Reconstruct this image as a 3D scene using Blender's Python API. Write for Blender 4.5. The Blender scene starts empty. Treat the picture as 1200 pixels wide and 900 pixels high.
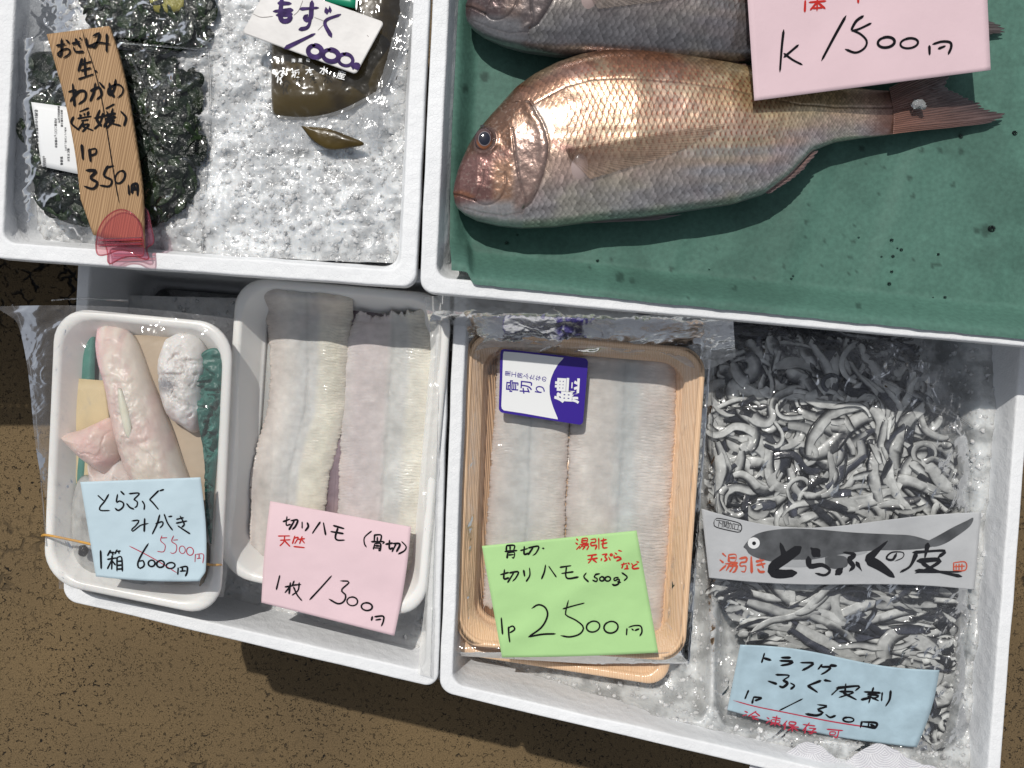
import bpy, math, random
import numpy as np
random.seed(7); rng = np.random.default_rng(11)
sc = bpy.context.scene
C = sc.collection
R = math.radians

# ------------------------------------------------------------------ camera, sky, sun, exposure
HC = 1.15                      # camera height above the ground
K = math.tan(R(30)) / 600      # half width of view per photo pixel
cam = bpy.data.cameras.new('camera'); cam.sensor_fit = 'HORIZONTAL'; cam.angle = R(60)
cam.clip_start = 0.01; cam.clip_end = 60
co = bpy.data.objects.new('camera', cam); C.objects.link(co); co.location = (0, 0, HC); sc.camera = co
world = bpy.data.worlds.new('World'); sc.world = world; world.use_nodes = True
nt = world.node_tree; bgn = nt.nodes['Background']
sky = nt.nodes.new('ShaderNodeTexSky'); sky.sky_type = 'NISHITA'; sky.sun_disc = False
SUN_DIR = np.array([-0.21, 0.56, 1.0]); SUN_DIR = SUN_DIR / np.linalg.norm(SUN_DIR)
sky.sun_elevation = math.asin(SUN_DIR[2]); sky.sun_rotation = math.atan2(SUN_DIR[0], SUN_DIR[1])
hs = nt.nodes.new('ShaderNodeHueSaturation'); hs.inputs['Saturation'].default_value = .32
nt.links.new(sky.outputs[0], hs.inputs['Color']); nt.links.new(hs.outputs[0], bgn.inputs[0]); bgn.inputs[1].default_value = 0.11
sun = bpy.data.lights.new('sun', 'SUN'); sun.energy = 3.5; sun.angle = R(0.55); sun.color = (1.0, 0.965, 0.91)
so = bpy.data.objects.new('sun', sun); C.objects.link(so)
from mathutils import Vector
so.rotation_euler = Vector(SUN_DIR).to_track_quat('Z', 'Y').to_euler()
sc.view_settings.view_transform = 'Standard'; sc.view_settings.look = 'None'
sc.view_settings.exposure = -0.30; sc.view_settings.gamma = 1
sc.cycles.transparent_max_bounces = 24; sc.cycles.max_bounces = 10
sc.cycles.transmission_bounces = 6; sc.cycles.caustics_reflective = False; sc.cycles.caustics_refractive = False

# ------------------------------------------------------------------ helpers
def P(px, py, z):
    """Point seen at photo pixel (px,py) that lies at height z."""
    px, py, z = np.broadcast_arrays(np.asarray(px, float), np.asarray(py, float), np.asarray(z, float))
    d = (HC - z) * K
    return np.stack([(px - 600) * d, (450 - py) * d, z], -1)

def hsh(ix, iy, s):
    h = (ix.astype(np.int64) * 374761393 + iy.astype(np.int64) * 668265263 + s * 974711) & 0x7fffffff
    h = ((h ^ (h >> 13)) * 1274126177) & 0x7fffffff
    return ((h ^ (h >> 16)) & 0xffff) / 65535.0
def vn(x, y, s=0):
    x, y = np.broadcast_arrays(np.asarray(x, float), np.asarray(y, float))
    ix = np.floor(x); iy = np.floor(y); fx = x - ix; fy = y - iy
    fx = fx * fx * (3 - 2 * fx); fy = fy * fy * (3 - 2 * fy)
    a = hsh(ix, iy, s); b = hsh(ix + 1, iy, s); c = hsh(ix, iy + 1, s); d = hsh(ix + 1, iy + 1, s)
    return (a * (1 - fx) + b * fx) * (1 - fy) + (c * (1 - fx) + d * fx) * fy
def fbm(x, y, s=0, o=4):
    r = 0; a = .5; f = 1
    for k in range(o):
        r = r + a * (vn(np.asarray(x) * f, np.asarray(y) * f, s + k * 17) - .5) * 2; a *= .5; f *= 2.03
    return r
def ridge(x, y, s=0, o=3):
    r = 0; a = .5; f = 1
    for k in range(o):
        r = r + a * (1 - np.abs(vn(np.asarray(x) * f, np.asarray(y) * f, s + k * 31) * 2 - 1) * 2.0); a *= .5; f *= 2.1
    return r
def sstep(a, b, x):
    t = np.clip((x - a) / (b - a), 0, 1); return t * t * (3 - 2 * t)
def mixc(a, b, t):
    return a * (1 - t[..., None]) + np.asarray(b, float) * t[..., None]
def pl(pts, x):
    pts = np.array(pts, float); return np.interp(x, pts[:, 0], pts[:, 1])
def dpoly(X, Y, pts):
    d = np.full(np.shape(X), 1e9)
    for (x0, y0), (x1, y1) in zip(pts[:-1], pts[1:]):
        dx, dy = x1 - x0, y1 - y0; L = dx * dx + dy * dy + 1e-9
        t = np.clip(((X - x0) * dx + (Y - y0) * dy) / L, 0, 1)
        d = np.minimum(d, np.hypot(X - x0 - t * dx, Y - y0 - t * dy))
    return d
def resample(pts, n, smooth=True):
    p = np.array(pts, float)
    if smooth and len(p) > 2:
        q = []
        e = np.vstack([2 * p[0] - p[1], p, 2 * p[-1] - p[-2]])
        for i in range(1, len(e) - 2):
            for t in np.linspace(0, 1, 9)[:-1]:
                a, b, c, d = e[i - 1], e[i], e[i + 1], e[i + 2]
                q.append(.5 * ((2 * b) + (c - a) * t + (2 * a - 5 * b + 4 * c - d) * t * t + (3 * b - a - 3 * c + d) * t ** 3))
        q.append(p[-1]); p = np.array(q)
    s = np.r_[0, np.cumsum(np.linalg.norm(np.diff(p, axis=0), axis=1))]
    t = np.linspace(0, s[-1], n)
    return np.stack([np.interp(t, s, p[:, k]) for k in range(p.shape[1])], -1), s[-1]

def wloc(o):
    v = np.zeros(3)
    while o is not None:
        v += np.array(o.location); o = o.parent
    return v
ZOFF = 0.0
def lift(V):
    V = np.array(V, float); z2 = V[..., 2] + ZOFF; k = (HC - z2) / (HC - V[..., 2]); V[..., 0] *= k; V[..., 1] *= k; V[..., 2] = z2; return V
def tag(o, label=None, cat=None, group=None, kind=None):
    if label: o['label'] = label
    if cat: o['category'] = cat
    if group: o['group'] = group
    if kind: o['kind'] = kind
    return o
def thing(name, label, cat, loc, group=None):
    o = bpy.data.objects.new(name, None); C.objects.link(o); o.location = tuple(float(v) for v in lift(np.array([float(v) for v in loc]))); o.empty_display_size = .02
    return tag(o, label, cat, group)
def mesh(name, V, F, mat, parent=None, col=None, smooth=True, F3=None, mats=None, midx=None):
    """V (n,3) world coordinates; F (m,4) quads and F3 (k,3) triangles."""
    V = lift(np.asarray(V, float).reshape(-1, 3))
    if parent is not None: org = np.zeros(3); base = wloc(parent)
    else: org = V.mean(0); org[2] = V[:, 2].min(); base = org
    W = (V - base).astype(np.float32)
    me = bpy.data.meshes.new(name)
    nq = 0 if F is None else len(F); n3 = 0 if F3 is None else len(F3)
    me.vertices.add(len(W)); me.vertices.foreach_set('co', W.ravel())
    idx = []; st = []; c = 0
    if nq: F = np.asarray(F, np.int32); idx.append(F.ravel()); st.append(np.arange(nq) * 4); c = nq * 4
    if n3: F3 = np.asarray(F3, np.int32); idx.append(F3.ravel()); st.append(c + np.arange(n3) * 3)
    idx = np.concatenate(idx).astype(np.int32); st = np.concatenate(st).astype(np.int32)
    me.loops.add(len(idx)); me.loops.foreach_set('vertex_index', idx)
    me.polygons.add(nq + n3); me.polygons.foreach_set('loop_start', st)
    me.polygons.foreach_set('use_smooth', np.full(nq + n3, smooth))
    if mats:
        for m in mats: me.materials.append(m)
    else: me.materials.append(mat)
    if midx is not None: me.polygons.foreach_set('material_index', np.asarray(midx, np.int32))
    me.update(calc_edges=True); me.validate()
    if col is not None:
        ca = me.color_attributes.new('Col', 'FLOAT_COLOR', 'POINT')
        cc = np.ones((len(V), 4), np.float32); cc[:, :3] = np.clip(np.asarray(col).reshape(-1, 3), 0.003, 1)
        ca.data.foreach_set('color', cc.ravel())
    o = bpy.data.objects.new(name, me); C.objects.link(o)
    if parent is not None: o.parent = parent
    else: o.location = tuple(org)
    return o
def gridF(n, m, cyc=False, flip=False, off=0):
    i = np.arange(n - 1)[:, None]; j = np.arange(m if cyc else m - 1)[None, :]; j2 = (j + 1) % m
    a = i * m + j; b = (i + 1) * m + j; c = (i + 1) * m + j2; d = i * m + j2
    q = np.stack(np.broadcast_arrays(a, b, c, d), -1).reshape(-1, 4) + off
    return q[:, ::-1] if flip else q
def grid(name, G, mat, parent=None, col=None, cyc=False, thick=0, smooth=True):
    n, m = G.shape[:2]
    if not thick: return mesh(name, G.reshape(-1, 3), gridF(n, m, cyc), mat, parent, col, smooth)
    B = G.copy(); B[..., 2] -= thick; N = n * m
    idx = np.arange(N).reshape(n, m)
    ring = np.concatenate([idx[0, :], idx[1:, -1], idx[-1, -2::-1], idx[-2:0:-1, 0]])
    r2 = np.roll(ring, -1)
    side = np.stack([ring, r2, r2 + N, ring + N], -1)
    V = np.concatenate([G.reshape(-1, 3), B.reshape(-1, 3)])
    F = np.concatenate([gridF(n, m), gridF(n, m, flip=True, off=N), side])
    c2 = None if col is None else np.concatenate([np.reshape(col, (-1, 3))] * 2)
    return mesh(name, V, F, mat, parent, c2, smooth)

# ------------------------------------------------------------------ materials
def mat(name, base=(.8, .8, .8), rough=.5, metal=0, attr=False, spec=.5, trans=0, ior=1.45, sss=0, sssr=(.006, .004, .003),
        coat=0, bump=None, var=None, alpha=1, sheen=0):
    m = bpy.data.materials.new(name); m.use_nodes = True; t = m.node_tree; n = t.nodes; l = t.links
    b = n['Principled BSDF']; b.inputs['Base Color'].default_value = (*base, 1); b.inputs['Roughness'].default_value = rough
    b.inputs['Metallic'].default_value = metal; b.inputs['Specular IOR Level'].default_value = spec
    b.inputs['Transmission Weight'].default_value = trans; b.inputs['IOR'].default_value = ior
    b.inputs['Coat Weight'].default_value = coat; b.inputs['Coat Roughness'].default_value = .08; b.inputs['Alpha'].default_value = alpha
    if sss: b.inputs['Subsurface Weight'].default_value = sss; b.inputs['Subsurface Radius'].default_value = sssr; b.inputs['Subsurface Scale'].default_value = 1.0
    cs = None
    if attr:
        a = n.new('ShaderNodeVertexColor'); a.layer_name = 'Col'; cs = a.outputs[0]; l.new(cs, b.inputs['Base Color'])
    tc = n.new('ShaderNodeTexCoord')
    if var:                       # (scale, low, high): brightness grain of the thing's own colour
        nz = n.new('ShaderNodeTexNoise'); nz.inputs['Scale'].default_value = var[0]; nz.inputs['Detail'].default_value = 5; l.new(tc.outputs['Object'], nz.inputs[0])
        mr = n.new('ShaderNodeMapRange'); mr.inputs[1].default_value = .3; mr.inputs[2].default_value = .7; mr.inputs[3].default_value = var[1]; mr.inputs[4].default_value = var[2]
        l.new(nz.outputs[0], mr.inputs[0])
        mx = n.new('ShaderNodeVectorMath'); mx.operation = 'SCALE'
        if cs: l.new(cs, mx.inputs[0])
        else: mx.inputs[0].default_value = base
        l.new(mr.outputs[0], mx.inputs[3]); l.new(mx.outputs[0], b.inputs['Base Color'])
    if bump:
        last = None
        for (kind, scale, strength, dist) in bump:
            if kind == 'noise':
                x = n.new('ShaderNodeTexNoise'); x.inputs['Detail'].default_value = 6; out = x.outputs[0]
            else:
                x = n.new('ShaderNodeTexVoronoi'); x.feature = 'DISTANCE_TO_EDGE' if kind == 'cells' else 'F1'; out = x.outputs['Distance']
            x.inputs['Scale'].default_value = scale; l.new(tc.outputs['Object'], x.inputs['Vector'])
            bp = n.new('ShaderNodeBump'); bp.inputs['Strength'].default_value = strength; bp.inputs['Distance'].default_value = dist
            if kind == 'cells':
                mr = n.new('ShaderNodeMapRange'); mr.inputs[2].default_value = .12; l.new(out, mr.inputs[0]); out = mr.outputs[0]
            l.new(out, bp.inputs['Height'])
            if last: l.new(last.outputs[0], bp.inputs['Normal'])
            last = bp
        l.new(last.outputs[0], b.inputs['Normal'])
    return m
def film_mat(name, rough=.07, haze=.05, tint=(1, 1, 1), strength=1.0, scale=60, hazecol=(.8, .82, .84), ior=1.5, dist=.002):
    """Thin clear plastic film: mostly see-through, a little milky, shiny."""
    m = bpy.data.materials.new(name); m.use_nodes = True; t = m.node_tree; n = t.nodes; l = t.links
    n.remove(n['Principled BSDF']); out = n['Material Output']
    tr = n.new('ShaderNodeBsdfTransparent'); tr.inputs[0].default_value = (*tint, 1)
    df = n.new('ShaderNodeBsdfDiffuse'); df.inputs[0].default_value = (*hazecol, 1)
    gl = n.new('ShaderNodeBsdfGlossy'); gl.inputs['Roughness'].default_value = rough
    tc = n.new('ShaderNodeTexCoord'); nz = n.new('ShaderNodeTexNoise'); nz.inputs['Scale'].default_value = scale; nz.inputs['Detail'].default_value = 3; nz.inputs['Distortion'].default_value = 1.2
    l.new(tc.outputs['Object'], nz.inputs[0])
    bp = n.new('ShaderNodeBump'); bp.inputs['Strength'].default_value = strength; bp.inputs['Distance'].default_value = dist; l.new(nz.outputs[0], bp.inputs['Height'])
    l.new(bp.outputs[0], gl.inputs['Normal'])
    fr = n.new('ShaderNodeFresnel'); fr.inputs[0].default_value = ior; l.new(bp.outputs[0], fr.inputs['Normal'])
    mu = n.new('ShaderNodeMath'); mu.operation = 'MULTIPLY'; mu.inputs[1].default_value = 1.15; mu.use_clamp = True; l.new(fr.outputs[0], mu.inputs[0])
    m1 = n.new('ShaderNodeMixShader'); m1.inputs[0].default_value = haze; l.new(tr.outputs[0], m1.inputs[1]); l.new(df.outputs[0], m1.inputs[2])
    m2 = n.new('ShaderNodeMixShader'); l.new(mu.outputs[0], m2.inputs[0]); l.new(m1.outputs[0], m2.inputs[1]); l.new(gl.outputs[0], m2.inputs[2])
    l.new(m2.outputs[0], out.inputs[0]); return m

M_FOAM = mat('expanded_foam', (.80, .81, .82), .55, spec=.35, var=(9, .93, 1.03), bump=[('cells', 300, .32, .0004), ('noise', 55, .35, .002), ('F1', 110, .35, .0014)])
M_TRAY = mat('white_plastic', (.80, .79, .76), .28, spec=.5, var=(6, .96, 1.02), sss=.15, bump=[('noise', 25, .05, .002)])
M_ICE = mat('ice', attr=True, rough=.12, spec=.6, trans=.10, ior=1.31, sss=.7, sssr=(.010, .011, .012), coat=.5, var=(40, .88, 1.08), bump=[('noise', 230, .45, .002), ('noise', 70, .5, .004)])
M_ICE2 = mat('clear_ice', (.93, .96, .97), rough=.07, trans=.75, ior=1.31, bump=[('noise', 200, .5, .002)])
M_FILM = film_mat('clear_film', .07, .035, scale=45)
M_BAG = film_mat('bag_film', .055, .022, scale=38, strength=1.0)
M_WFILM = film_mat('clear_pack_film', .05, .006, scale=22, strength=.5, ior=1.4)
M_MILKY = film_mat('milky_bag_film', .12, .20, scale=30, hazecol=(.72, .70, .69), strength=.6)
M_WRAP = film_mat('stretch_wrap', .06, .03, scale=25, strength=.7)
M_LINER = film_mat('liner_film', .2, .36, scale=30, strength=.8, hazecol=(.85, .84, .80))
M_FLESH = mat('flesh', attr=True, rough=.26, spec=.55, sss=.2, sssr=(.003, .002, .0015), coat=.5, var=(120, .92, 1.06), bump=[('noise', 260, .22, .0009)])
M_FUGU = mat('puffer_flesh', attr=True, rough=.36, spec=.4, sss=.5, sssr=(.012, .008, .006), var=(70, .92, 1.05), bump=[('noise', 140, .2, .0012)])
M_SKIN = mat('skin_strip', attr=True, rough=.2, spec=.6, alpha=.70, coat=.4, var=(130, .7, 1.2), bump=[('noise', 350, .3, .0007)])
M_FISH = mat('fish_skin', attr=True, rough=.30, metal=.62, spec=.6, coat=.5, var=(420, .82, 1.16), bump=[('noise', 900, .25, .0004)])
M_FIN = mat('fin', attr=True, rough=.3, spec=.5, coat=.3, bump=[('noise', 300, .3, .0005)])
M_PFIN = mat('pectoral_fin', attr=True, rough=.25, spec=.6, alpha=.26)
M_EYE = mat('eye', attr=True, rough=.06, spec=.7, coat=1)
M_WEED = mat('seaweed', attr=True, rough=.2, spec=.3, coat=.15, bump=[('noise', 190, .8, .003), ('noise', 60, .5, .006)])
M_BLACK = mat('black_ink', (.010, .010, .012), .8, spec=.08)
M_RED = mat('red_ink', (.50, .03, .025), .8, spec=.1)
M_DRED = mat('dark_red_ink', (.42, .04, .07), .8, spec=.1)
M_PURP = mat('purple_marker', (.05, .03, .10), .8, spec=.1, var=(160, .6, 1.6))
M_VIO = mat('violet_print', (.035, .012, .26), .3)
M_WHITE = mat('white_print', (.78, .79, .79), .4)
M_CRATE = mat('black_plastic', (.02, .02, .02), .4, var=(20, .7, 1.3))

def paper(name, c): return mat(name, c, .7, spec=.25, var=(14, .95, 1.03), bump=[('noise', 18, .35, .004), ('noise', 500, .12, .0005)])
M_PINK = paper('pink_paper', (.73, .545, .58)); M_BLUE = paper('blue_paper', (.49, .61, .67)); M_GREEN = paper('green_card_paper', (.41, .655, .285))
M_WETBLUE = mat('wet_blue_paper', (.40, .53, .60), .35, var=(45, .82, 1.08), coat=.25, bump=[('noise', 35, .5, .004)])

# ground: worn brown sheet with black pits and cracks
def ground_mat():
    m = bpy.data.materials.new('cracked_ground'); m.use_nodes = True; t = m.node_tree; n = t.nodes; l = t.links; b = n['Principled BSDF']
    tc = n.new('ShaderNodeTexCoord')
    def noise(s, d=4, dist=0):
        x = n.new('ShaderNodeTexNoise'); x.inputs['Scale'].default_value = s; x.inputs['Detail'].default_value = d; x.inputs['Distortion'].default_value = dist; l.new(tc.outputs['Object'], x.inputs[0]); return x.outputs[0]
    def ramp(v, a, c, lo=0, hi=1):
        x = n.new('ShaderNodeMapRange'); x.inputs[1].default_value = a; x.inputs[2].default_value = c; x.inputs[3].default_value = lo; x.inputs[4].default_value = hi; l.new(v, x.inputs[0]); return x.outputs[0]
    def mul(a, c, op='MULTIPLY'):
        x = n.new('ShaderNodeMath'); x.operation = op; l.new(a, x.inputs[0]); l.new(c, x.inputs[1]); return x.outputs[0]
    # warped coordinates for cracks
    nz = n.new('ShaderNodeTexNoise'); nz.inputs['Scale'].default_value = 60; l.new(tc.outputs['Object'], nz.inputs[0])
    vm = n.new('ShaderNodeVectorMath'); vm.operation = 'MULTIPLY_ADD'; vm.inputs[1].default_value = (.014, .014, .014)
    l.new(nz.outputs['Color'], vm.inputs[0]); l.new(tc.outputs['Object'], vm.inputs[2])
    def cells(s, w):
        v = n.new('ShaderNodeTexVoronoi'); v.feature = 'DISTANCE_TO_EDGE'; v.inputs['Scale'].default_value = s; l.new(vm.outputs[0], v.inputs['Vector']); return ramp(v.outputs['Distance'], w * .4, w)
    crack = cells(48, .09)
    place = ramp(noise(3.0, 3), .52, .58)           # where the coating has cracked
    brk = ramp(noise(40, 2), .46, .54)
    c1 = mul(mul(place, brk), ramp(crack, 0, 1, 1, 0))
    fine = cells(190, .10)
    c2 = mul(mul(ramp(noise(150, 2), .56, .64), ramp(noise(9, 2), .45, .6, .4, 1)), ramp(fine, 0, 1, 1, 0))
    v2 = n.new('ShaderNodeTexVoronoi'); v2.inputs['Scale'].default_value = 330; l.new(vm.outputs[0], v2.inputs['Vector'])
    pits = mul(ramp(v2.outputs['Distance'], .12, .26, 1, 0), ramp(noise(26, 3), .46, .62, .1, .9))
    big = ramp(noise(14, 5, .5), .66, .69)
    big = mul(big, ramp(noise(2.1, 2), .54, .60))
    dark = mul(mul(c1, mul(c2, pits, 'MAXIMUM'), 'MAXIMUM'), big, 'MAXIMUM')
    base = n.new('ShaderNodeMix'); base.data_type = 'RGBA'; base.inputs[6].default_value = (.165, .113, .055, 1); base.inputs[7].default_value = (.115, .080, .041, 1)
    l.new(ramp(noise(2.4, 6), .38, .62), base.inputs[0])
    gr = n.new('ShaderNodeMix'); gr.data_type = 'RGBA'; gr.blend_type = 'MULTIPLY'; gr.inputs[0].default_value = 1; l.new(base.outputs[2], gr.inputs[6])
    cr = n.new('ShaderNodeCombineColor'); g = ramp(noise(700, 3), .3, .7, .62, 1.3)
    for k in range(3): l.new(g, cr.inputs[k])
    l.new(cr.outputs[0], gr.inputs[7])
    mx = n.new('ShaderNodeMix'); mx.data_type = 'RGBA'; l.new(dark, mx.inputs[0]); l.new(gr.outputs[2], mx.inputs[6]); mx.inputs[7].default_value = (.008, .007, .006, 1)
    l.new(mx.outputs[2], b.inputs['Base Color']); b.inputs['Roughness'].default_value = .75; b.inputs['Specular IOR Level'].default_value = .25
    bp = n.new('ShaderNodeBump'); bp.inputs['Distance'].default_value = .004; bp.inputs['Strength'].default_value = .8
    l.new(ramp(dark, 0, 1, 1, 0), bp.inputs['Height']); l.new(bp.outputs[0], b.inputs['Normal']); return m
M_GROUND = ground_mat()

def grain_mat(name, c0, c1, scale, rough, coat=0, ang=0.0, spec=.5):
    """Straight wood grain along local Y turned by ang."""
    m = bpy.data.materials.new(name); m.use_nodes = True; t = m.node_tree; n = t.nodes; l = t.links; b = n['Principled BSDF']
    tc = n.new('ShaderNodeTexCoord'); mp = n.new('ShaderNodeMapping'); mp.inputs['Rotation'].default_value = (0, 0, ang); l.new(tc.outputs['Object'], mp.inputs[0])
    mp2 = n.new('ShaderNodeMapping'); mp2.inputs['Scale'].default_value = (1, .035, 1); l.new(mp.outputs[0], mp2.inputs[0])
    nz = n.new('ShaderNodeTexNoise'); nz.inputs['Scale'].default_value = scale; nz.inputs['Detail'].default_value = 3; l.new(mp2.outputs[0], nz.inputs[0])
    wv = n.new('ShaderNodeTexWave'); wv.inputs['Scale'].default_value = scale * .55; wv.inputs['Distortion'].default_value = 9; wv.inputs['Detail'].default_value = 2; l.new(mp2.outputs[0], wv.inputs[0])
    ad = n.new('ShaderNodeMath'); ad.operation = 'ADD'; l.new(nz.outputs[0], ad.inputs[0]); l.new(wv.outputs['Fac'], ad.inputs[1])
    mr = n.new('ShaderNodeMapRange'); mr.inputs[1].default_value = .3; mr.inputs[2].default_value = 1.5; l.new(ad.outputs[0], mr.inputs[0])
    mx = n.new('ShaderNodeMix'); mx.data_type = 'RGBA'; mx.inputs[6].default_value = (*c0, 1); mx.inputs[7].default_value = (*c1, 1); l.new(mr.outputs[0], mx.inputs[0])
    l.new(mx.outputs[2], b.inputs['Base Color']); b.inputs['Roughness'].default_value = rough; b.inputs['Coat Weight'].default_value = coat; b.inputs['Coat Roughness'].default_value = .1
    b.inputs['Specular IOR Level'].default_value = spec
    bp = n.new('ShaderNodeBump'); bp.inputs['Strength'].default_value = .25; bp.inputs['Distance'].default_value = .0008; l.new(mr.outputs[0], bp.inputs['Height']); l.new(bp.outputs[0], b.inputs['Normal'])
    return m
M_WTRAY = grain_mat('wood_print_plastic', (.86, .61, .40), (.77, .50, .30), 260, .2, .6, R(-3.5))
M_SIGN = grain_mat('cedar', (.47, .30, .16), (.28, .165, .08), 300, .6, 0, R(11), .25)

# green wrapping paper
M_GPAPER = mat('green_paper', attr=True, rough=.62, spec=.3, var=(260, .86, 1.12), bump=[('noise', 330, .3, .0008), ('noise', 8, .3, .006)])

# ------------------------------------------------------------------ setting
g = mesh('ground', np.array([[-8, -8, -.02], [8, -8, -.02], [8, 8, -.02], [-8, 8, -.02]], float), [[0, 1, 2, 3]], M_GROUND, smooth=False)
tag(g, kind='structure')

# ------------------------------------------------------------------ foam boxes and trays (stacked loops)
def quadW(q, z): return np.array([P(x, y, z)[:2] for x, y in q])           # TL TR BR BL
def rloop(Q, inset, rad, z, n=9):
    """Rounded loop in quad Q (world xy TL TR BR BL), inset and corner radius in metres."""
    w = (np.linalg.norm(Q[1] - Q[0]) + np.linalg.norm(Q[2] - Q[3])) / 2; h = (np.linalg.norm(Q[3] - Q[0]) + np.linalg.norm(Q[2] - Q[1])) / 2
    pts = []
    r = max(rad, .0005)
    for (cx, cy, a0) in ((inset + r, inset + r, 180), (w - inset - r, inset + r, 270), (w - inset - r, h - inset - r, 0), (inset + r, h - inset - r, 90)):
        for k in range(n):
            a = R(a0 + 90 * k / (n - 1)); pts.append((cx + r * math.cos(a), cy + r * math.sin(a)))
    pts = np.array(pts)
    # add points along the straight sides
    out = []
    for i in range(len(pts)):
        a = pts[i]; b_ = pts[(i + 1) % len(pts)]; out.append(a)
        if i % n == n - 1:
            for k in range(1, 12): out.append(a + (b_ - a) * k / 12)
    pts = np.array(out)
    u = pts[:, 0:1] / w; v = pts[:, 1:2] / h
    xy = (Q[0] * (1 - u) + Q[1] * u) * (1 - v) + (Q[3] * (1 - u) + Q[2] * u) * v
    return np.c_[xy, np.full(len(xy), z)]
def shell(name, Q, loops, m, parent=None, wob=0.0, seed=0):
    L = [rloop(Q, *a) for a in loops]; k = len(L[0])
    V = np.concatenate(L)
    if wob:
        V[:, 0] += wob * fbm(V[:, 0] * 40, V[:, 1] * 40, seed); V[:, 1] += wob * fbm(V[:, 0] * 40 + 9, V[:, 1] * 40, seed + 3)
        V[:, 2] += wob * .6 * fbm(V[:, 0] * 30, V[:, 1] * 30, seed + 5)
    F = gridF(len(L), k, cyc=True)[:, ::-1]
    c0 = len(V); V = np.vstack([V, L[0].mean(0), L[-1].mean(0)])
    i = np.arange(k); j = (i + 1) % k
    F3 = np.concatenate([np.stack([np.full(k, c0), j, i], -1)[:, ::-1], np.stack([np.full(k, c0 + 1), (len(L) - 1) * k + i, (len(L) - 1) * k + j], -1)[:, ::-1]])
    return mesh(name, V, F, m, parent, F3=F3)
def foam(q, zr, depth, rim, label, taper=.012, rad=.012, flange=.0, seed=0):
    Q = quadW(q, zr); zb = zr - depth
    lo = [(taper + .004, rad, zb), (taper, rad, zb + .004)]
    if flange: lo += [(.006, rad, zr - .022), (-flange, rad, zr - .021), (-flange, rad, zr - .0165), (-flange + .001, rad, zr - .0155), (.0, rad, zr - .015)]
    lo += [(.0, rad, zr - .012), (.0, rad, zr - .0024), (.0, rad, zr - .0016), (.0005, rad, zr - .0004), (.0014, rad, zr), (.0022, rad, zr), (rim - .0022, rad * .9, zr), (rim - .0014, rad * .9, zr), (rim - .0004, rad * .9, zr - .0004), (rim, rad * .9, zr - .0016), (rim + .0003, rad * .9, zr - .0024), (rim + .001, rad * .9, zr - .010),
           (rim + .004, rad, zr - depth * .3), (rim + .008, rad * 1.1, zb + .022), (rim + .012, rad, zb + .014), (rim + .017, rad, zb + .0125)]
    o = shell('foam_box', Q, lo, M_FOAM, wob=.0009, seed=seed); tag(o, label, 'foam box', 'white foam boxes of the fish display'); return Q
ZU, ZL = .43, .36
foam([(8, -220), (513, -190), (487, 337), (-17, 302)], ZU, .058, .0135, 'white foam box of crushed ice holding seaweed packs and a wooden price board', seed=1)
foam([(516, -190), (1365, -150), (1332, 418), (491, 342)], ZU, .058, .0135, 'white foam box lined with green paper holding two whole sea bream', seed=2)
foam([(92, 285), (528, 318), (513, 807), (73, 703)], ZL, .115, .0115, 'white foam box holding the two white trays of fish', seed=3)
foam([(533, 320), (1216, 345), (1168, 966), (515, 811)], ZL, .115, .0115, 'white foam box holding the wood patterned trays and the bag of skin strips', seed=4)

def crate(x0, y0, x1, y1, z1, label):
    cx, cy = (x0 + x1) / 2, (y0 + y1) / 2
    t = thing('plastic_crate', label, 'crate', (cx, cy, -.0195), 'black plastic crates carrying the foam boxes')
    def bx(name, a, b_, mt=M_CRATE):
        V = [[x, y, z] for x in (a[0], b_[0]) for y in (a[1], b_[1]) for z in (a[2], b_[2])]
        F = [[0, 1, 3, 2], [4, 6, 7, 5], [0, 4, 5, 1], [2, 3, 7, 6], [0, 2, 6, 4], [1, 5, 7, 3]]
        return mesh(name, V, F, mt, t, smooth=False)
    bx('floor_panel', (x0, y0, -.0195), (x1, y1, -.0005))
    for (a, b_) in (((x0, y0), (x1, y0 + .012)), ((x0, y1 - .012), (x1, y1)), ((x0, y0 + .0125), (x0 + .012, y1 - .0125)), ((x1 - .012, y0 + .0125), (x1, y1 - .0125))):
        bx('rim', (a[0], a[1], z1 - .025), (b_[0], b_[1], z1)); bx('lower_band', (a[0], a[1], 0.0), (b_[0], b_[1], .05))
    for (a, b_) in (((x0 + .012, y0 + .0125), (x1 - .012, y0 + .015)), ((x0 + .012, y1 - .015), (x1 - .012, y1 - .0125)), ((x0 + .0125, y0 + .0155), (x0 + .015, y1 - .0155)), ((x1 - .015, y0 + .0155), (x1 - .0125, y1 - .0155))): bx('added_shade_panel', (a[0], a[1], 0.0), (b_[0], b_[1], z1 - .026))
    proto = None
    n = int((x1 - x0) / .011)
    for k in range(n):
        for yy in (y0 + .003, y1 - .009):
            x = x0 + .004 + k * .011
            if proto is None: proto = bx('slat', (x, yy, .0505), (x + .005, yy + .006, z1 - .0255)); px0 = (x, yy)
            else:
                c = proto.copy(); C.objects.link(c); c.parent = t; c.location = (x - px0[0], yy - px0[1], 0)
    n = int((y1 - y0) / .022)
    for k in range(n):
        for xx in (x0 + .003, x1 - .009):
            y = y0 + .012 + k * .022
            c = proto.copy(); C.objects.link(c); c.parent = t; c.location = (xx - px0[0], y - px0[1], 0)
crate(-.30, -.17, -.07, .055, .2445, 'black slatted crate under the foam box with the white trays')
crate(-.03, -.235, .36, .055, .2445, 'black slatted crate under the foam box with the wood patterned trays')
crate(-.44, .125, -.11, .42, .3715, 'black slatted crate under the foam box of seaweed packs')
crate(-.03, .10, .42, .42, .3715, 'black slatted crate under the foam box of sea bream')

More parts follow.
